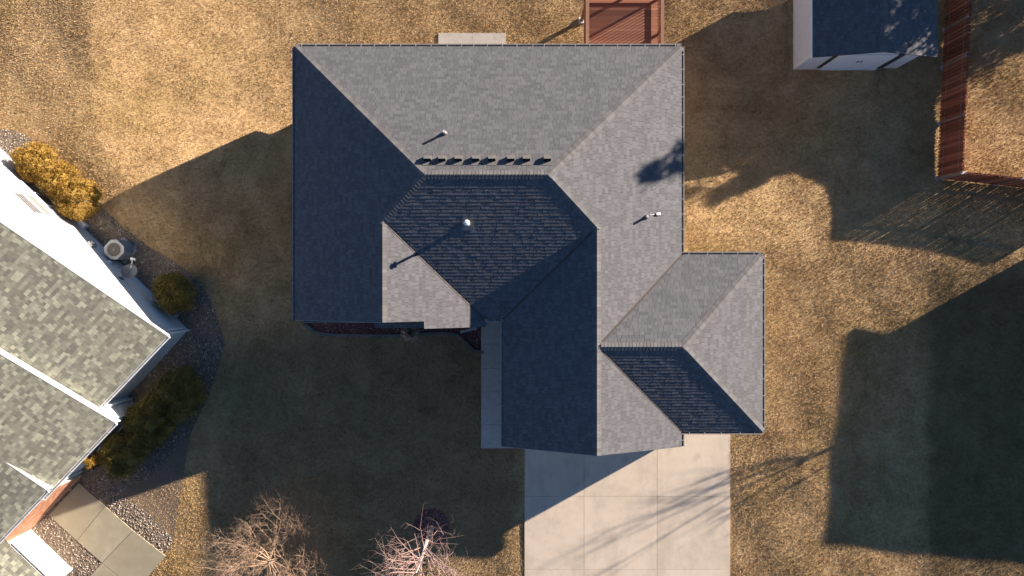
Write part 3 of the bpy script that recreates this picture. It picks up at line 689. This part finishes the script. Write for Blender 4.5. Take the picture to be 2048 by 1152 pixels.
# ------------------------------------------------------------------ beds
GB = [(-120, 190), (0, 258), (45, 266), (130, 330), (215, 425), (250, 458), (300, 495), (345, 520), (400, 562), (430, 618), (450, 690), (434, 745), (418, 790), (380, 870), (300, 955), (240, 985), (300, 1030), (348, 1080), (318, 1125), (255, 1235), (-150, 1235), (-150, 190)]
gravel_poly = ccw([G(*p)[:2] for p in GB])
def inpoly(x, y, poly):
    r = np.zeros(len(x), bool); n = len(poly)
    for i in range(n):
        (x0, y0), (x1, y1) = poly[i], poly[(i + 1) % n]
        c = ((y0 > y) != (y1 > y)) & (x < (x1 - x0) * (y - y0) / ((y1 - y0) or 1e-9) + x0); r ^= c
    return r
def bed_mesh(name, poly, material, dz):       # sheet following the terrain
    import bmesh
    bm = bmesh.new(); bm.faces.new([bm.verts.new((x, y, 0)) for x, y in poly]); bmesh.ops.triangulate(bm, faces=bm.faces[:])
    for _ in range(4): bmesh.ops.subdivide_edges(bm, edges=[e for e in bm.edges if e.calc_length() > .8], cuts=1); bmesh.ops.triangulate(bm, faces=bm.faces[:])
    for v in bm.verts: v.co.z = float(tz(v.co.x, v.co.y)) + dz
    m = bpy.data.meshes.new(name); bm.to_mesh(m); bm.free(); m.materials.append(material); return tag(link(name, m), kind='structure')
bed_mesh('gravel_bed', gravel_poly, M_gravbase, .004)
MBd = [(606, 632), (607, 646), (630, 664), (652, 669), (720, 671), (800, 671), (850, 668), (890, 666), (912, 669), (930, 684), (950, 702), (968, 705), (968, 600), (620, 600)]
mulch_poly = ccw([P(*p) for p in MBd]); bed_mesh('mulch_bed', mulch_poly, M_mulch, .008)
ringc = P(863, 1052); ring_poly = [(ringc[0] + .82 * math.cos(t), ringc[1] + .82 * math.sin(t)) for t in np.linspace(0, 2 * math.pi, 24, endpoint=False)]
bed_mesh('mulch_ring', ring_poly, M_mulch, .008)
def rocks(name, pts, s0, s1, material, lab, cat, pw=1.0, fl=.6):
    n = len(pts); base = np.array([(1, 0, 0), (-1, 0, 0), (0, 1, 0), (0, -1, 0), (0, 0, 1), (0, 0, -1)], float)
    fc = np.array([(0, 2, 4), (2, 1, 4), (1, 3, 4), (3, 0, 4), (2, 0, 5), (1, 2, 5), (3, 1, 5), (0, 3, 5)])
    th = rng.uniform(0, 6.28, n); sc_ = (s0 + (s1 - s0) * rng.random(n) ** 2)[:, None, None] * rng.uniform(.7, 1.3, (n, 6, 1))
    b = base[None] * sc_; b[..., 2] *= fl
    tl = rng.uniform(-.5, .5, n); bz = b[..., 2] + b[..., 0] * np.tan(tl)[:, None] * .5
    x = b[..., 0] * np.cos(th)[:, None] - b[..., 1] * np.sin(th)[:, None]; y = b[..., 0] * np.sin(th)[:, None] + b[..., 1] * np.cos(th)[:, None]
    v = np.stack([x + pts[:, 0, None], y + pts[:, 1, None], bz + pts[:, 2, None] + sc_[:, 0] * .25], -1).reshape(-1, 3)
    f = (fc[None] + (np.arange(n) * 6)[:, None, None]).reshape(-1, 3)
    t = np.repeat(rng.random(n) ** pw, 8)
    return tag(link(name, npmesh(name, v, f, material, t)), lab, cat, kind='stuff')
def scatter(poly, n, excl=()):
    xs, ys = [p[0] for p in poly], [p[1] for p in poly]; x = rng.uniform(min(xs), max(xs), n); y = rng.uniform(min(ys), max(ys), n); k = inpoly(x, y, poly)
    for e in excl: k &= ~inpoly(x, y, e)
    x, y = x[k], y[k]; return np.stack([x, y, tz(x, y)], 1)
npath = [ccw([gp(*p) for p in qd]) for qd in quads]
nfoot = [ccw([N(.2, -13), N(.2, -.3), N(4.5, -.3), N(4.5, -13)]), ccw([N(4.4, -10), N(4.4, .6), N(8.5, .6), N(8.5, -10)]), ccw([N(8.4, -10), N(8.4, .8), N(12, .8), N(12, -10)]), ccw([N(11.85, -10), N(11.85, 3.5), N(19, 3.5), N(19, -10)])]
rocks('pebbles', scatter(gravel_poly, 130000, npath + nfoot), .014, .048, M_stone, 'pale river pebbles in the bed around the angled white house', 'pebbles', 1.6)
mp = np.concatenate([scatter(mulch_poly, 9000, [[(-9, -1.3), (.2, -1.3), (.2, 5), (-9, 5)]]), scatter(ring_poly, 3500)])
rocks('mulch_chips', mp, .014, .05, M_mulch, 'dark red mulch chips in the front bed and tree ring', 'mulch', 1.3)
# edging stones along the front bed
eb = tag(link('bed_edging', (None)), 'grey concrete edging strip curving along the front mulch bed', 'edging')
pe = [P(*p) for p in MBd[:12]]; sm = []
for (a, b) in zip(pe, pe[1:]):
    L_ = math.hypot(b[0] - a[0], b[1] - a[1]); n = max(1, round(L_ / .62))
    for i in range(n):
        p = Vector((a[0] + (b[0] - a[0]) * (i + .5) / n, a[1] + (b[1] - a[1]) * (i + .5) / n, .03)); d = Vector((b[0] - a[0], b[1] - a[1], 0)).normalized(); s_ = Vector((-d.y, d.x, 0))
        mb = MB(); mb.obox(p, d * (L_ / n / 2 - .006), s_ * .06, Vector((0, 0, .05 + random.uniform(-.006, .006))), random.random()); part('edging_block', mb, M_edge, eb)
ds = thing('downspout_extension', (*P(937, 660), .1), 'pale downspout pipe lying across the mulch near the walkway', 'downspout')
a, b = P(921, 664, .12), P(954, 656, .2); mb = MB(); d = Vector((b[0] - a[0], b[1] - a[1], .08)); L_ = d.length; d.normalize(); s_ = Vector((-d.y, d.x, 0)).normalized()
mb.obox(Vector((*a, .12)) + d * L_ / 2, d * L_ / 2, s_ * .055, Vector((0, 0, .04))); part('pipe', mb, M_ac, ds)
mb = MB()
for i in range(9): mb.obox(Vector((*a, .12)) + d * (L_ * (i + .5) / 9), d * .02, s_ * .062, Vector((0, 0, .046)))
part('pipe_ribs', mb, M_ac, ds)

# ------------------------------------------------------------------ deck behind the house
DZ = .02; dkx0, dkx1 = P(1171, 0, 1.05)[0] + .02, P(1329, 0, 1.05)[0] - .02; dky0, dky1 = 9.46, 13.12
dk = thing('deck', ((dkx0 + dkx1) / 2, (dky0 + dky1) / 2, -2.1), 'red brown timber deck with railings behind the house', 'deck')
y = dky0
bmesh_ = None; L_ = dkx1 - dkx0 - .1
while y < dky1:
    mb = MB(); mb.box(dkx0 + .05, dkx1 - .05, y, y + .133, DZ - .03, DZ, random.random()); part('board', mb, M_wood, dk); y += .14
fr = MB(); fr.box(dkx0 + .04, dkx0 + .08, dky0, dky1, DZ - .26, DZ - .032); fr.box(dkx1 - .08, dkx1 - .04, dky0, dky1, DZ - .26, DZ - .032); fr.box(dkx0 + .09, dkx1 - .09, dky1 - .04, dky1, DZ - .26, DZ - .032); part('joist_frame', fr, M_wood, dk)
posts = [(x, y) for x in (dkx0 + .07, dkx1 - .07) for y in (9.6, 11.4, dky1 - .07)] + [((dkx0 + dkx1) / 2, dky1 - .07)]
for x, y in posts:
    mb = MB(); mb.box(x - .05, x + .05, y - .05, y + .05, DZ, 1.02); part('rail_post', mb, M_wood, dk)
for (x, y) in ((dkx0 + .12, 12.85), (dkx1 - .12, 12.85)):
    gz = float(tz(x, y)); mb = MB(); mb.box(x - .07, x + .07, y - .07, y + .07, gz + .1, DZ - .03); po = part('support_post', mb, M_wood, dk)
    mb = MB(); mb.box(x - .14, x + .14, y - .14, y + .14, gz - .1, gz + .13); part('footing', mb, M_gutw, po)
rails = [((dkx0 + .07, dky0 + .1), (dkx0 + .07, dky1 - .07)), ((dkx1 - .07, dky0 + .1), (dkx1 - .07, dky1 - .07)), ((dkx0 + .07, dky1 - .07), (dkx1 - .07, dky1 - .07))]
bal = MB(); bal.box(-.018, .018, -.018, .018, .12, .95); balm = bal.mesh('baluster', M_wood)
for (a, b) in rails:
    vert = abs(a[0] - b[0]) < .01
    cp = MB()
    if vert: cp.box(a[0] - .075, a[0] + .075, a[1] - .1, b[1] + .07, 1.02, 1.055)
    else: cp.box(a[0] + .08, b[0] - .08, a[1] - .075, a[1] + .075, 1.02, 1.055)
    part('rail_cap', cp, M_woodcap, dk)
    for z in (.1, .93):
        rl = MB()
        if vert: rl.box(a[0] - .02, a[0] + .02, a[1], b[1], z, z + .07)
        else: rl.box(a[0], b[0], a[1] - .02, a[1] + .02, z, z + .07)
        part('rail', rl, M_wood, dk)
    Ln = math.hypot(b[0] - a[0], b[1] - a[1]); n = int(Ln / .14)
    for i in range(1, n):
        link('baluster', balm, dk, (a[0] + (b[0] - a[0]) * i / n, a[1] + (b[1] - a[1]) * i / n, DZ))

# ------------------------------------------------------------------ shed
sg = -1.12
shx0, shx1, shy0, shy1 = 13.77, 18.72, 10.21, 14.8
shed = thing('shed', ((shx0 + shx1) / 2, 12.5, sg), 'pale garden shed with shingled gable roof beside the red fence', 'shed')
sz = .97; sp = .27; srx = (13.68 + 19.34) / 2
mb = MB(); pf = [(shx0, sg - .3), (shx1, sg - .3), (shx1, sz - .02), (srx, sz + sp * (srx - 13.9) - .04), (shx0, sz - .02)]
mb.poly([(x, shy0, z) for x, z in pf]); mb.poly([(x, shy1, z) for x, z in reversed(pf)])
for i in range(5):
    a, b = pf[i], pf[(i + 1) % 5]; mb.poly([(a[0], shy0, a[1]), (a[0], shy1, a[1]), (b[0], shy1, b[1]), (b[0], shy0, b[1])])
part('wall', mb, M_shedw, shed)
for k in range(13):
    z = sg + .02 + k * .16; mb = MB(); mb.hex([(shx0 - .016, shy0 + .09, z), (shx0, shy0 + .09, z), (shx0, shy1, z), (shx0 - .016, shy1, z), (shx0 - .004, shy0 + .09, z + .155), (shx0, shy0 + .09, z + .155), (shx0, shy1, z + .155), (shx0 - .004, shy1, z + .155)], random.random()); part('siding_board', mb, M_shedw, shed)
boxpart('corner_board', M_gutw, shed, shx0 - .02, shx0 + .09, shy0 - .02, shy0 + .085, sg, sz - .05)
SA = Plane((13.68, 0), (1, 0), sz, sp, [[(13.68, 10.03), (srx, 10.03), (srx, 15), (13.68, 15)]]); SB = Plane((19.34, 0), (-1, 0), sz, sp, [[(19.34, 10.03), (srx, 10.03), (srx, 15), (19.34, 15)]])
sr = part('roof', deck_mb([SA, SB]), M_deck_under, shed); lay_shingles([SA, SB], sr, M_shingle, wmin=.15, wmax=.33)
caps([((srx, 10.03, sz + sp * (srx - 13.68)), (srx, 15, sz + sp * (srx - 13.68)), sp)], sr, M_cap)
boxpart('eave_trim', M_gutw, shed, 13.64, 13.675, 10.0, 15, sz - .14, sz - .01)
dx0, dx1 = P(1641, 0, sg)[0], P(1751, 0, sg)[0]
for xa, xb in ((dx0, (dx0 + dx1) / 2 - .01), ((dx0 + dx1) / 2 + .01, dx1)):
    d = boxpart('door', M_doorw, shed, xa, xb, shy0 - .05, shy0 - .002, sg + .12, sg + 1.98)
    boxpart('door_handle', M_trimd, d, (xb - .1 if xa == dx0 else xa + .06), (xb - .06 if xa == dx0 else xa + .1), shy0 - .08, shy0 - .05, sg + 1.0, sg + 1.2)
boxpart('threshold', M_gutw, shed, dx0, dx1, shy0 - .12, shy0 - .003, sg - .05, sg + .11)
for xa, xb in ((dx0 - .2, dx0 - .01), (dx1 + .01, dx1 + .34)): boxpart('trim', M_trimd, shed, xa, xb, shy0 - .03, shy0 - .003, sg, sg + 2.0)

# ------------------------------------------------------------------ fence, boards alternating on both sides of the rails
fp = [G(1894, -60), G(1889, 60), G(1885, 135), G(1880, 247), G(1875, 357)]
FH = 1.83
def fence(pts, label, extra_group):
    root = thing('fence', pts[0], label, 'fence', extra_group)
    for i, p in enumerate(pts):
        gz = p[2]; mb = MB(); mb.box(p[0] - .05, p[0] + .05, p[1] - .05, p[1] + .05, gz - .3, gz + FH - .06); po = part('post', mb, M_fpost, root)
        mb = MB(); mb.tube((p[0], p[1], gz - .1), (p[0], p[1], gz + .06), .13, .12, 12); part('footing', mb, M_pale, po)
        mb = MB(); mb.box(p[0] - .06, p[0] + .06, p[1] - .06, p[1] + .06, gz + FH - .058, gz + FH - .03); part('post_cap', mb, M_pale, po)
    for p, q in zip(pts, pts[1:]):
        A, B = Vector(p), Vector(q); d = B - A; L_ = d.length; dh = Vector((d.x, d.y, 0)).normalized(); s_ = Vector((-dh.y, dh.x, 0))
        for zz in (.35, 1.5):
            mb = MB(); c = (A + B) / 2 + Vector((0, 0, zz)); mb.obox(c, d / 2 * .985, s_ * .02, Vector((0, 0, .045))); part('rail', mb, M_fpost, root)
        n = int(L_ / .0905)
        for i in range(n):
            f = (i + .5) / n; c = A + d * f; sd = 1 if i % 2 else -1; hh = FH + random.uniform(-.02, .02)
            mb = MB(); lean = Vector((random.uniform(-.008, .008), random.uniform(-.008, .008), 0))
            wdt = .070 + random.uniform(-.003, .0015)
            mb.obox(c + s_ * (.029 * sd) + Vector((0, 0, hh / 2 + .03)), dh * wdt, s_ * .009, Vector((0, 0, hh / 2)) + lean, random.random()); part('picket', mb, M_fence, root)
            if i % 2 == 0:
                for zz in (.35, 1.5):
                    mb = MB(); mb.obox(c - s_ * .022 + Vector((0, 0, zz + .052)), dh * .03, s_ * .02, Vector((0, 0, .006))); part('rail_highlight', mb, M_pale, root)  # pale strips stand in for sunlit rail top between the boards
fence(fp, 'red stained board fence running up past the shed', None)
fp2 = [fp[-1], G(1990, 368), G(2100, 381), G(2212, 393)]
fence([(p[0] + (.12 if i == 0 else 0), p[1], p[2]) for i, p in enumerate(fp2)], 'red stained board fence running right from the fence corner', None)

# ------------------------------------------------------------------ shrubs
def leaf_tris(cen, nrm, size, jit=.5):
    n = len(cen); d = nrm + rng.normal(0, jit, (n, 3)); d /= np.linalg.norm(d, axis=1)[:, None] + 1e-9
    r = rng.normal(0, 1, (n, 3)); s_ = np.cross(d, r); s_ /= np.linalg.norm(s_, axis=1)[:, None] + 1e-9
    L_ = size * rng.uniform(.6, 1.4, (n, 1)); W_ = L_ * .38
    v = np.stack([cen - s_ * W_, cen + s_ * W_, cen + d * L_ * 1.3], 1).reshape(-1, 3)
    return v, np.arange(n * 3).reshape(-1, 3)
def shrub(name, px, py, ztop, rx, ry, rot, material, label, nl=34, leaf=.045, dens=330, group=None):
    """px,py,ztop : centre of the crown in the picture; rx,ry metres"""
    g3 = G(px, py); hc = g3[2] + ztop * .5; x, y = P(px, py, hc); gz = float(tz(x, y)); root = thing(name, (x, y, gz), label, 'shrub', group)
    cr, sr_ = math.cos(rot), math.sin(rot); vs_, ts = [], []
    core = MB()
    for k in range(nl):
        u = rng.uniform(0, 6.28); h = rng.uniform(-.25, 1) ; rr = math.sqrt(max(0, 1 - h * h)) * rng.uniform(.72, 1)
        lx, ly, lz = rx * rr * math.cos(u) * .78, ry * rr * math.sin(u) * .78, ztop * (.5 + .42 * h * rng.uniform(.85, 1))
        wx, wy = x + lx * cr - ly * sr_, y + lx * sr_ + ly * cr; lr = min(rx, ry) * rng.uniform(.26, .42)
        d = rng.normal(0, 1, (dens, 3)); d /= np.linalg.norm(d, axis=1)[:, None]; d[:, 2] = np.abs(d[:, 2]) * np.where(rng.random(dens) < .8, 1, -1)
        cpt = np.array([wx, wy, gz + lz]) + d * lr * rng.uniform(.72, 1.02, (dens, 1)); cpt = cpt[cpt[:, 2] > gz + .03]; d = d[:len(cpt)]
        v, f = leaf_tris(cpt, d, leaf); vs_.append(v); ts.append(np.clip(np.repeat(rng.uniform(.25, .75), len(cpt)) + rng.normal(0, .2, len(cpt)), 0, 1))
        ico = [Vector(q) for q in ((1, 0, 0), (-1, 0, 0), (0, 1, 0), (0, -1, 0), (0, 0, 1), (0, 0, -1))]
        c = Vector((wx, wy, gz + lz)); q = lr * .8
        for t in ((0, 2, 4), (2, 1, 4), (1, 3, 4), (3, 0, 4), (2, 0, 5), (1, 2, 5), (3, 1, 5), (0, 3, 5)): core.poly([c + ico[i] * q for i in t])
    v = np.concatenate(vs_); m = npmesh('foliage', v, np.arange(len(v)).reshape(-1, 3), material, np.concatenate(ts))
    link('foliage', m, root)
    st = MB()
    for k in range(5):
        t = k * 1.26; st.tube((x + .05 * math.cos(t), y + .05 * math.sin(t), gz - .05), (x + rx * .4 * math.cos(t), y + ry * .4 * math.sin(t), gz + ztop * .6), .03, .015, 6)
    part('stem', st, M_bark, root); part('inner_twigs', core, M_core_y if material is M_shy else M_core_d, root)
M_core_y = flat('bronze_inner_foliage', (.22, .135, .028), .95); M_core_d = flat('olive_inner_foliage', (.13, .10, .026), .95)
gp1 = 'bronze shrubs in a row along the sunlit white wall'
shrub('shrub', 76, 328, 1.2, 1.3, 1.0, -.6, M_shy, 'bronze shrub nearest the left edge, first of the sunlit row by the wall', 42)
shrub('shrub', 118, 362, 1.15, 1.15, .95, -.6, M_shy, 'bronze shrub in the middle of the sunlit row by the wall', 34)
shrub('shrub', 160, 397, 1.2, 1.18, 1.1, -.7, M_shy, 'bronze shrub at the end of the sunlit row nearest the air conditioner', 36)
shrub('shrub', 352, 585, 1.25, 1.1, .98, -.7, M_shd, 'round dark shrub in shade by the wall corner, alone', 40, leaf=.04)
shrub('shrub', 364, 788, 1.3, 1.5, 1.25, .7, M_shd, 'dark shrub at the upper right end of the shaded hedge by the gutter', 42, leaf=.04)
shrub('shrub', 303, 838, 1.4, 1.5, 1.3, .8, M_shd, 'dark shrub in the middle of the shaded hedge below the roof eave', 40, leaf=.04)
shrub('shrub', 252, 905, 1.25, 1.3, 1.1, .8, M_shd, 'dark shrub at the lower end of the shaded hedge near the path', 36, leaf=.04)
shrub('shrub', 189, 920, 1.45, .42, .40, 0, M_shy, 'small yellow shrub with sunlit top beside the brick wall', 14, leaf=.04)
def clump(name, px, py, r, h, n, material, label, cat):
    x, y, z = G(px, py); root = thing(name, (x, y, z), label, cat); a = rng.uniform(0, 6.28, n); lean = rng.uniform(.15, 1, n) ** .7 * r
    b = np.stack([x + rng.normal(0, .05, n), y + rng.normal(0, .05, n), np.full(n, z)], 1); dr_ = np.stack([np.cos(a), np.sin(a), np.zeros(n)], 1); sd = np.stack([-np.sin(a), np.cos(a), np.zeros(n)], 1)
    hz = h * rng.uniform(.6, 1, n); mid = b + dr_ * lean[:, None] * .45 + np.stack([0 * hz, 0 * hz, hz], 1); tip = b + dr_ * lean[:, None] + np.stack([0 * hz, 0 * hz, hz * rng.uniform(.3, .9, n)], 1)
    v = np.stack([b - sd * .008, b + sd * .008, mid + sd * .009, mid - sd * .009], 1); v2 = np.stack([mid - sd * .009, mid + sd * .009, tip + sd * .002, tip - sd * .002], 1)
    V = np.concatenate([v, v2]).reshape(-1, 3); link('blades', npmesh('blades', V, np.arange(len(V)).reshape(-1, 4), material, np.tile(rng.random(n), 2)), root)
clump('ornamental_grass', 824, 664, .48, .75, 500, M_clump, 'dry ornamental grass clump on the front mulch bed edging', 'grass clump')
clump('ornamental_grass', 216, 450, .42, .3, 160, M_clump, 'low spiky grass clump in pebbles above the air conditioner', 'grass clump')

# ------------------------------------------------------------------ bare trees
def tubes_mesh(name, segs, material, n=4):
    p0 = np.array([s[0] for s in segs]); p1 = np.array([s[1] for s in segs]); r0 = np.array([s[2] for s in segs])[:, None]; r1 = np.array([s[3] for s in segs])[:, None]
    d = p1 - p0; d /= np.linalg.norm(d, axis=1)[:, None] + 1e-9; ref = np.where(np.abs(d[:, 2:]) < .9, np.array([[0, 0, 1.]]), np.array([[1., 0, 0]]))
    a = np.cross(d, ref); a /= np.linalg.norm(a, axis=1)[:, None]; b = np.cross(d, a); rows = []
    for p, r in ((p0, r0), (p1, r1)):
        for i in range(n):
            t = 2 * math.pi * i / n; rows.append(p + a * r * math.cos(t) + b * r * math.sin(t))
    V = np.stack(rows, 1); S = len(segs); base = (np.arange(S) * 2 * n)[:, None]
    F_ = np.concatenate([base + np.array([[i, (i + 1) % n, n + (i + 1) % n, n + i]]) for i in range(n)])
    return npmesh(name, V.reshape(-1, 3), F_, material)
def bare_tree(name, base, height, spread, label, trunkmat, twigmat, seed, levels, lens, kids, radius, up=.25, trunk_frac=.3, lean=(0, 0), wob=.13, first=.45, taper=0, thin=.5):
    r = random.Random(seed); root = thing(name, base, label, 'tree'); trunk, br_ = [], []
    def grow(p, d, L_, rad, lev):
        n = 5 if lev < 2 else 4; step = L_ / n; pts = [p]; rr = rad
        for i in range(n):
            d = (d + Vector((r.gauss(0, wob), r.gauss(0, wob), r.gauss(0, wob * .7) + up * .22 * (1 if lev else 0)))).normalized()
            q = p + d * step; r2 = rad * (1 - .62 * (i + 1) / n)
            (trunk if lev == 0 else br_).append((tuple(p), tuple(q), rr, r2)); p, rr = q, r2; pts.append((q, d.copy(), r2))
        if lev < levels:
            for k in range(kids[lev]):
                f = r.uniform(.35 if lev else first, 1); kk = max(1, min(n, int(f * n + .999))); q, dd, r2 = pts[kk]
                if lev == 0 and taper:
                    q0 = pts[kk - 1][0] if kk > 1 else pts[0]; q = q0.lerp(q, f * n - (kk - 1))
                az = r.uniform(0, 6.283); o = dd.orthogonal().normalized(); o2 = dd.cross(o); side = o * math.cos(az) + o2 * math.sin(az)
                nd = (dd * r.uniform(.35, .8) + side * spread * r.uniform(.6, 1.1)).normalized()
                if nd.z < -.15: nd.z = abs(nd.z) * .3
                grow(q, nd, lens[lev] * r.uniform(.6, 1.15) * ((1 - taper * (f - first) / (1 - first)) if lev == 0 else 1), min(r2 * .75, radius * thin * .5 ** lev) , lev + 1)
    grow(Vector(base) - Vector((0, 0, .05)), Vector((lean[0], lean[1], 1)).normalized(), height * trunk_frac, radius, 0)
    link('trunk', tubes_mesh('trunk', trunk, trunkmat, 8), root); link('branches', tubes_mesh('branches', br_, twigmat, 4), root)
    return root
bare_tree('ornamental_tree', G(863, 1054), 8.0, 1.6, 'bare pale barked tree in a red mulch ring, bottom centre', M_bark, M_twigr, 21, 3, (2.05, .95, .45), (44, 4, 3), .11, up=.10, trunk_frac=.8, wob=.07, first=.47, taper=.4, thin=.17)
bare_tree('ornamental_tree', G(550, 1120), 4.7, .95, 'dense twiggy tan bare tree at the bottom left', M_bark, M_twigt, 8, 4, (2.0, 1.15, .62, .34), (16, 8, 7, 5), .085, up=.35, trunk_frac=.42)
bare_tree('ornamental_tree', G(2124, 682), 6.2, .8, 'bare tree just past the right edge, twigs showing', M_bark, M_twigr, 12, 3, (2.6, 1.3, .6), (9, 5, 3), .10, up=.45, trunk_frac=.6)

def conifer(x, y, h, r, label, seed):
    gz = float(tz(x, y)); root = thing('conifer_tree', (x, y, gz), label, 'tree'); q = np.random.default_rng(seed)
    mb = MB(); mb.tube((x, y, gz - .1), (x, y, gz + h * .95), .16, .02, 8); part('trunk', mb, M_bark, root); vs_, ts = [], []
    nb = 135
    for k in range(nb):
        f = q.random() ** .8; zz = gz + .5 + (h - .5) * f; L_ = r * (1 - f) ** .8 * q.uniform(.65, 1.1) + .12; a = q.uniform(0, 6.28); m = int(30 + 60 * L_)
        t = q.random(m) ** .6; c = np.stack([x + np.cos(a) * L_ * t, y + np.sin(a) * L_ * t, zz - .25 * L_ * t], 1) + q.normal(0, .1 * (1 + L_ * .4), (m, 3))
        v, fc = leaf_tris(c, np.tile([[math.cos(a) * .6, math.sin(a) * .6, .3]], (m, 1)), .13); vs_.append(v); ts.append(q.random(m))
    v = np.concatenate(vs_); link('crown', npmesh('crown', v, np.arange(len(v)).reshape(-1, 3), M_needle, np.concatenate(ts)), root)
conifer(26.6, 15.9, 10.1, 3.1, 'tall dark conifer beyond the top right corner, shading the shed', 3)
conifer(29.5, 18.6, 9.0, 2.8, 'second dark conifer further beyond the top right corner', 4)
conifer(28.2, 14.0, 5.2, 1.3, 'small dark conifer beyond the right edge behind the fence', 6)

# ------------------------------------------------------------------ house just beyond the right edge (its shadow lies on the lawn)
ex0 = P(1688, 0)[0] + 2.95 * .8746 / math.tan(SUN_EL); ey1 = P(0, 668)[1] + 2.95 * .4848 / math.tan(SUN_EL); ey0 = P(0, 1092)[1] + 2.95 * .4848 / math.tan(SUN_EL)
eh = thing('house', (ex0, ey1, 0), 'low roofed house beyond the right edge, showing only as a shadow', 'house')
eh.rotation_euler = (0, 0, math.radians(-6.0))
boxpart('wall', M_tan, eh, ex0 + .55, ex0 + 11, ey0 + .5, ey1 - .85, -.5, 2.8)
ew = ex0 + 11.5; em = (ey0 + ey1) / 2; dd = (ey1 - ey0) / 2
pls = [Plane((ex0, 0), (1, 0), 2.95, .17, [[(ex0, ey0), (ex0 + dd, em), (ex0, ey1)]]), Plane((ew, 0), (-1, 0), 2.95, .17, [[(ew, ey0), (ew - dd, em), (ew, ey1)]]),
       Plane((0, ey0), (0, 1), 2.95, .17, [[(ex0, ey0), (ew, ey0), (ew - dd, em), (ex0 + dd, em)]]), Plane((0, ey1), (0, -1), 2.95, .17, [[(ex0, ey1), (ew, ey1), (ew - dd, em), (ex0 + dd, em)]])]
part('roof', deck_mb(pls, off=0, th=.15), M_shingle, eh)
for yy in (ey0 + 2.5, ey1 - 3): boxpart('window', M_glass, eh, ex0 + .52, ex0 + .56, yy - .6, yy + .6, .9, 2.1)

# ------------------------------------------------------------------ grass
def grass(n_in, n_out):
    x = np.concatenate([rng.uniform(-25, 25, n_in), rng.uniform(-34, 34, n_out)]); y = np.concatenate([rng.uniform(-15, 14.2, n_in), rng.uniform(-22, 22, n_out)])
    ex = [gravel_poly, mulch_poly, ring_poly, [(-8.8, -1.4), (6.8, -1.4), (6.8, 8.9), (-8.8, 8.9)], [(-.1, -6.9), (6.8, -6.9), (6.8, -1), (-.1, -1)], [(6.7, -6.1), (10.2, -6.1), (10.2, .55), (6.7, .55)],
          [(DX[0] + .03, DY[0]), (DX[3] - .03, DY[0]), (DX[3] - .03, DY[4]), (DX[0] + .03, DY[4])], [(wx0, -8), (.1, -8), (.1, 0), (wx0, 0)], [(c0[0], 8), (c1[0], 8), (c1[0], c0[1]), (c0[0], c0[1])], [(shx0, shy0), (shx1, shy0), (shx1, shy1), (shx0, shy1)]] + npath + nfoot
    k = np.ones(len(x), bool)
    for e in ex: k &= ~inpoly(x, y, e)
    # thin patches and clumps
    cl = np.sin(x * 9.1 + np.sin(y * 4.3 + x * 1.7) * 2) * np.sin(y * 8.7 + np.sin(x * 3.9 - y * 2.1) * 2) + .6 * np.sin(x * .9 + np.sin(y * .7) * 2) * np.sin(y * 1.1 + np.sin(x * .6) * 2)
    k &= rng.random(len(x)) < (.76 + .2 * cl)
    x, y = x[k], y[k]; n = len(x); z = tz(x, y) - .012
    a = rng.uniform(0, 6.28, n); lean = rng.uniform(.15, 1.15, n); L_ = rng.uniform(.03, .08, n); W_ = rng.uniform(.008, .014, n)
    b = np.stack([x, y, z], 1); s_ = np.stack([-np.sin(a), np.cos(a), 0 * a], 1) * W_[:, None]
    tip = b + np.stack([np.cos(a) * np.sin(lean) * L_, np.sin(a) * np.sin(lean) * L_, np.cos(lean) * L_], 1)
    v = np.stack([b - s_, b + s_, tip], 1).reshape(-1, 3)
    t = rng.random(n)
    tag(link('grass', npmesh('grass', v, np.arange(3 * n).reshape(-1, 3), M_grass, t)), 'short dormant tan lawn grass around the houses', 'grass', kind='stuff')
grass(1600000, 150000)
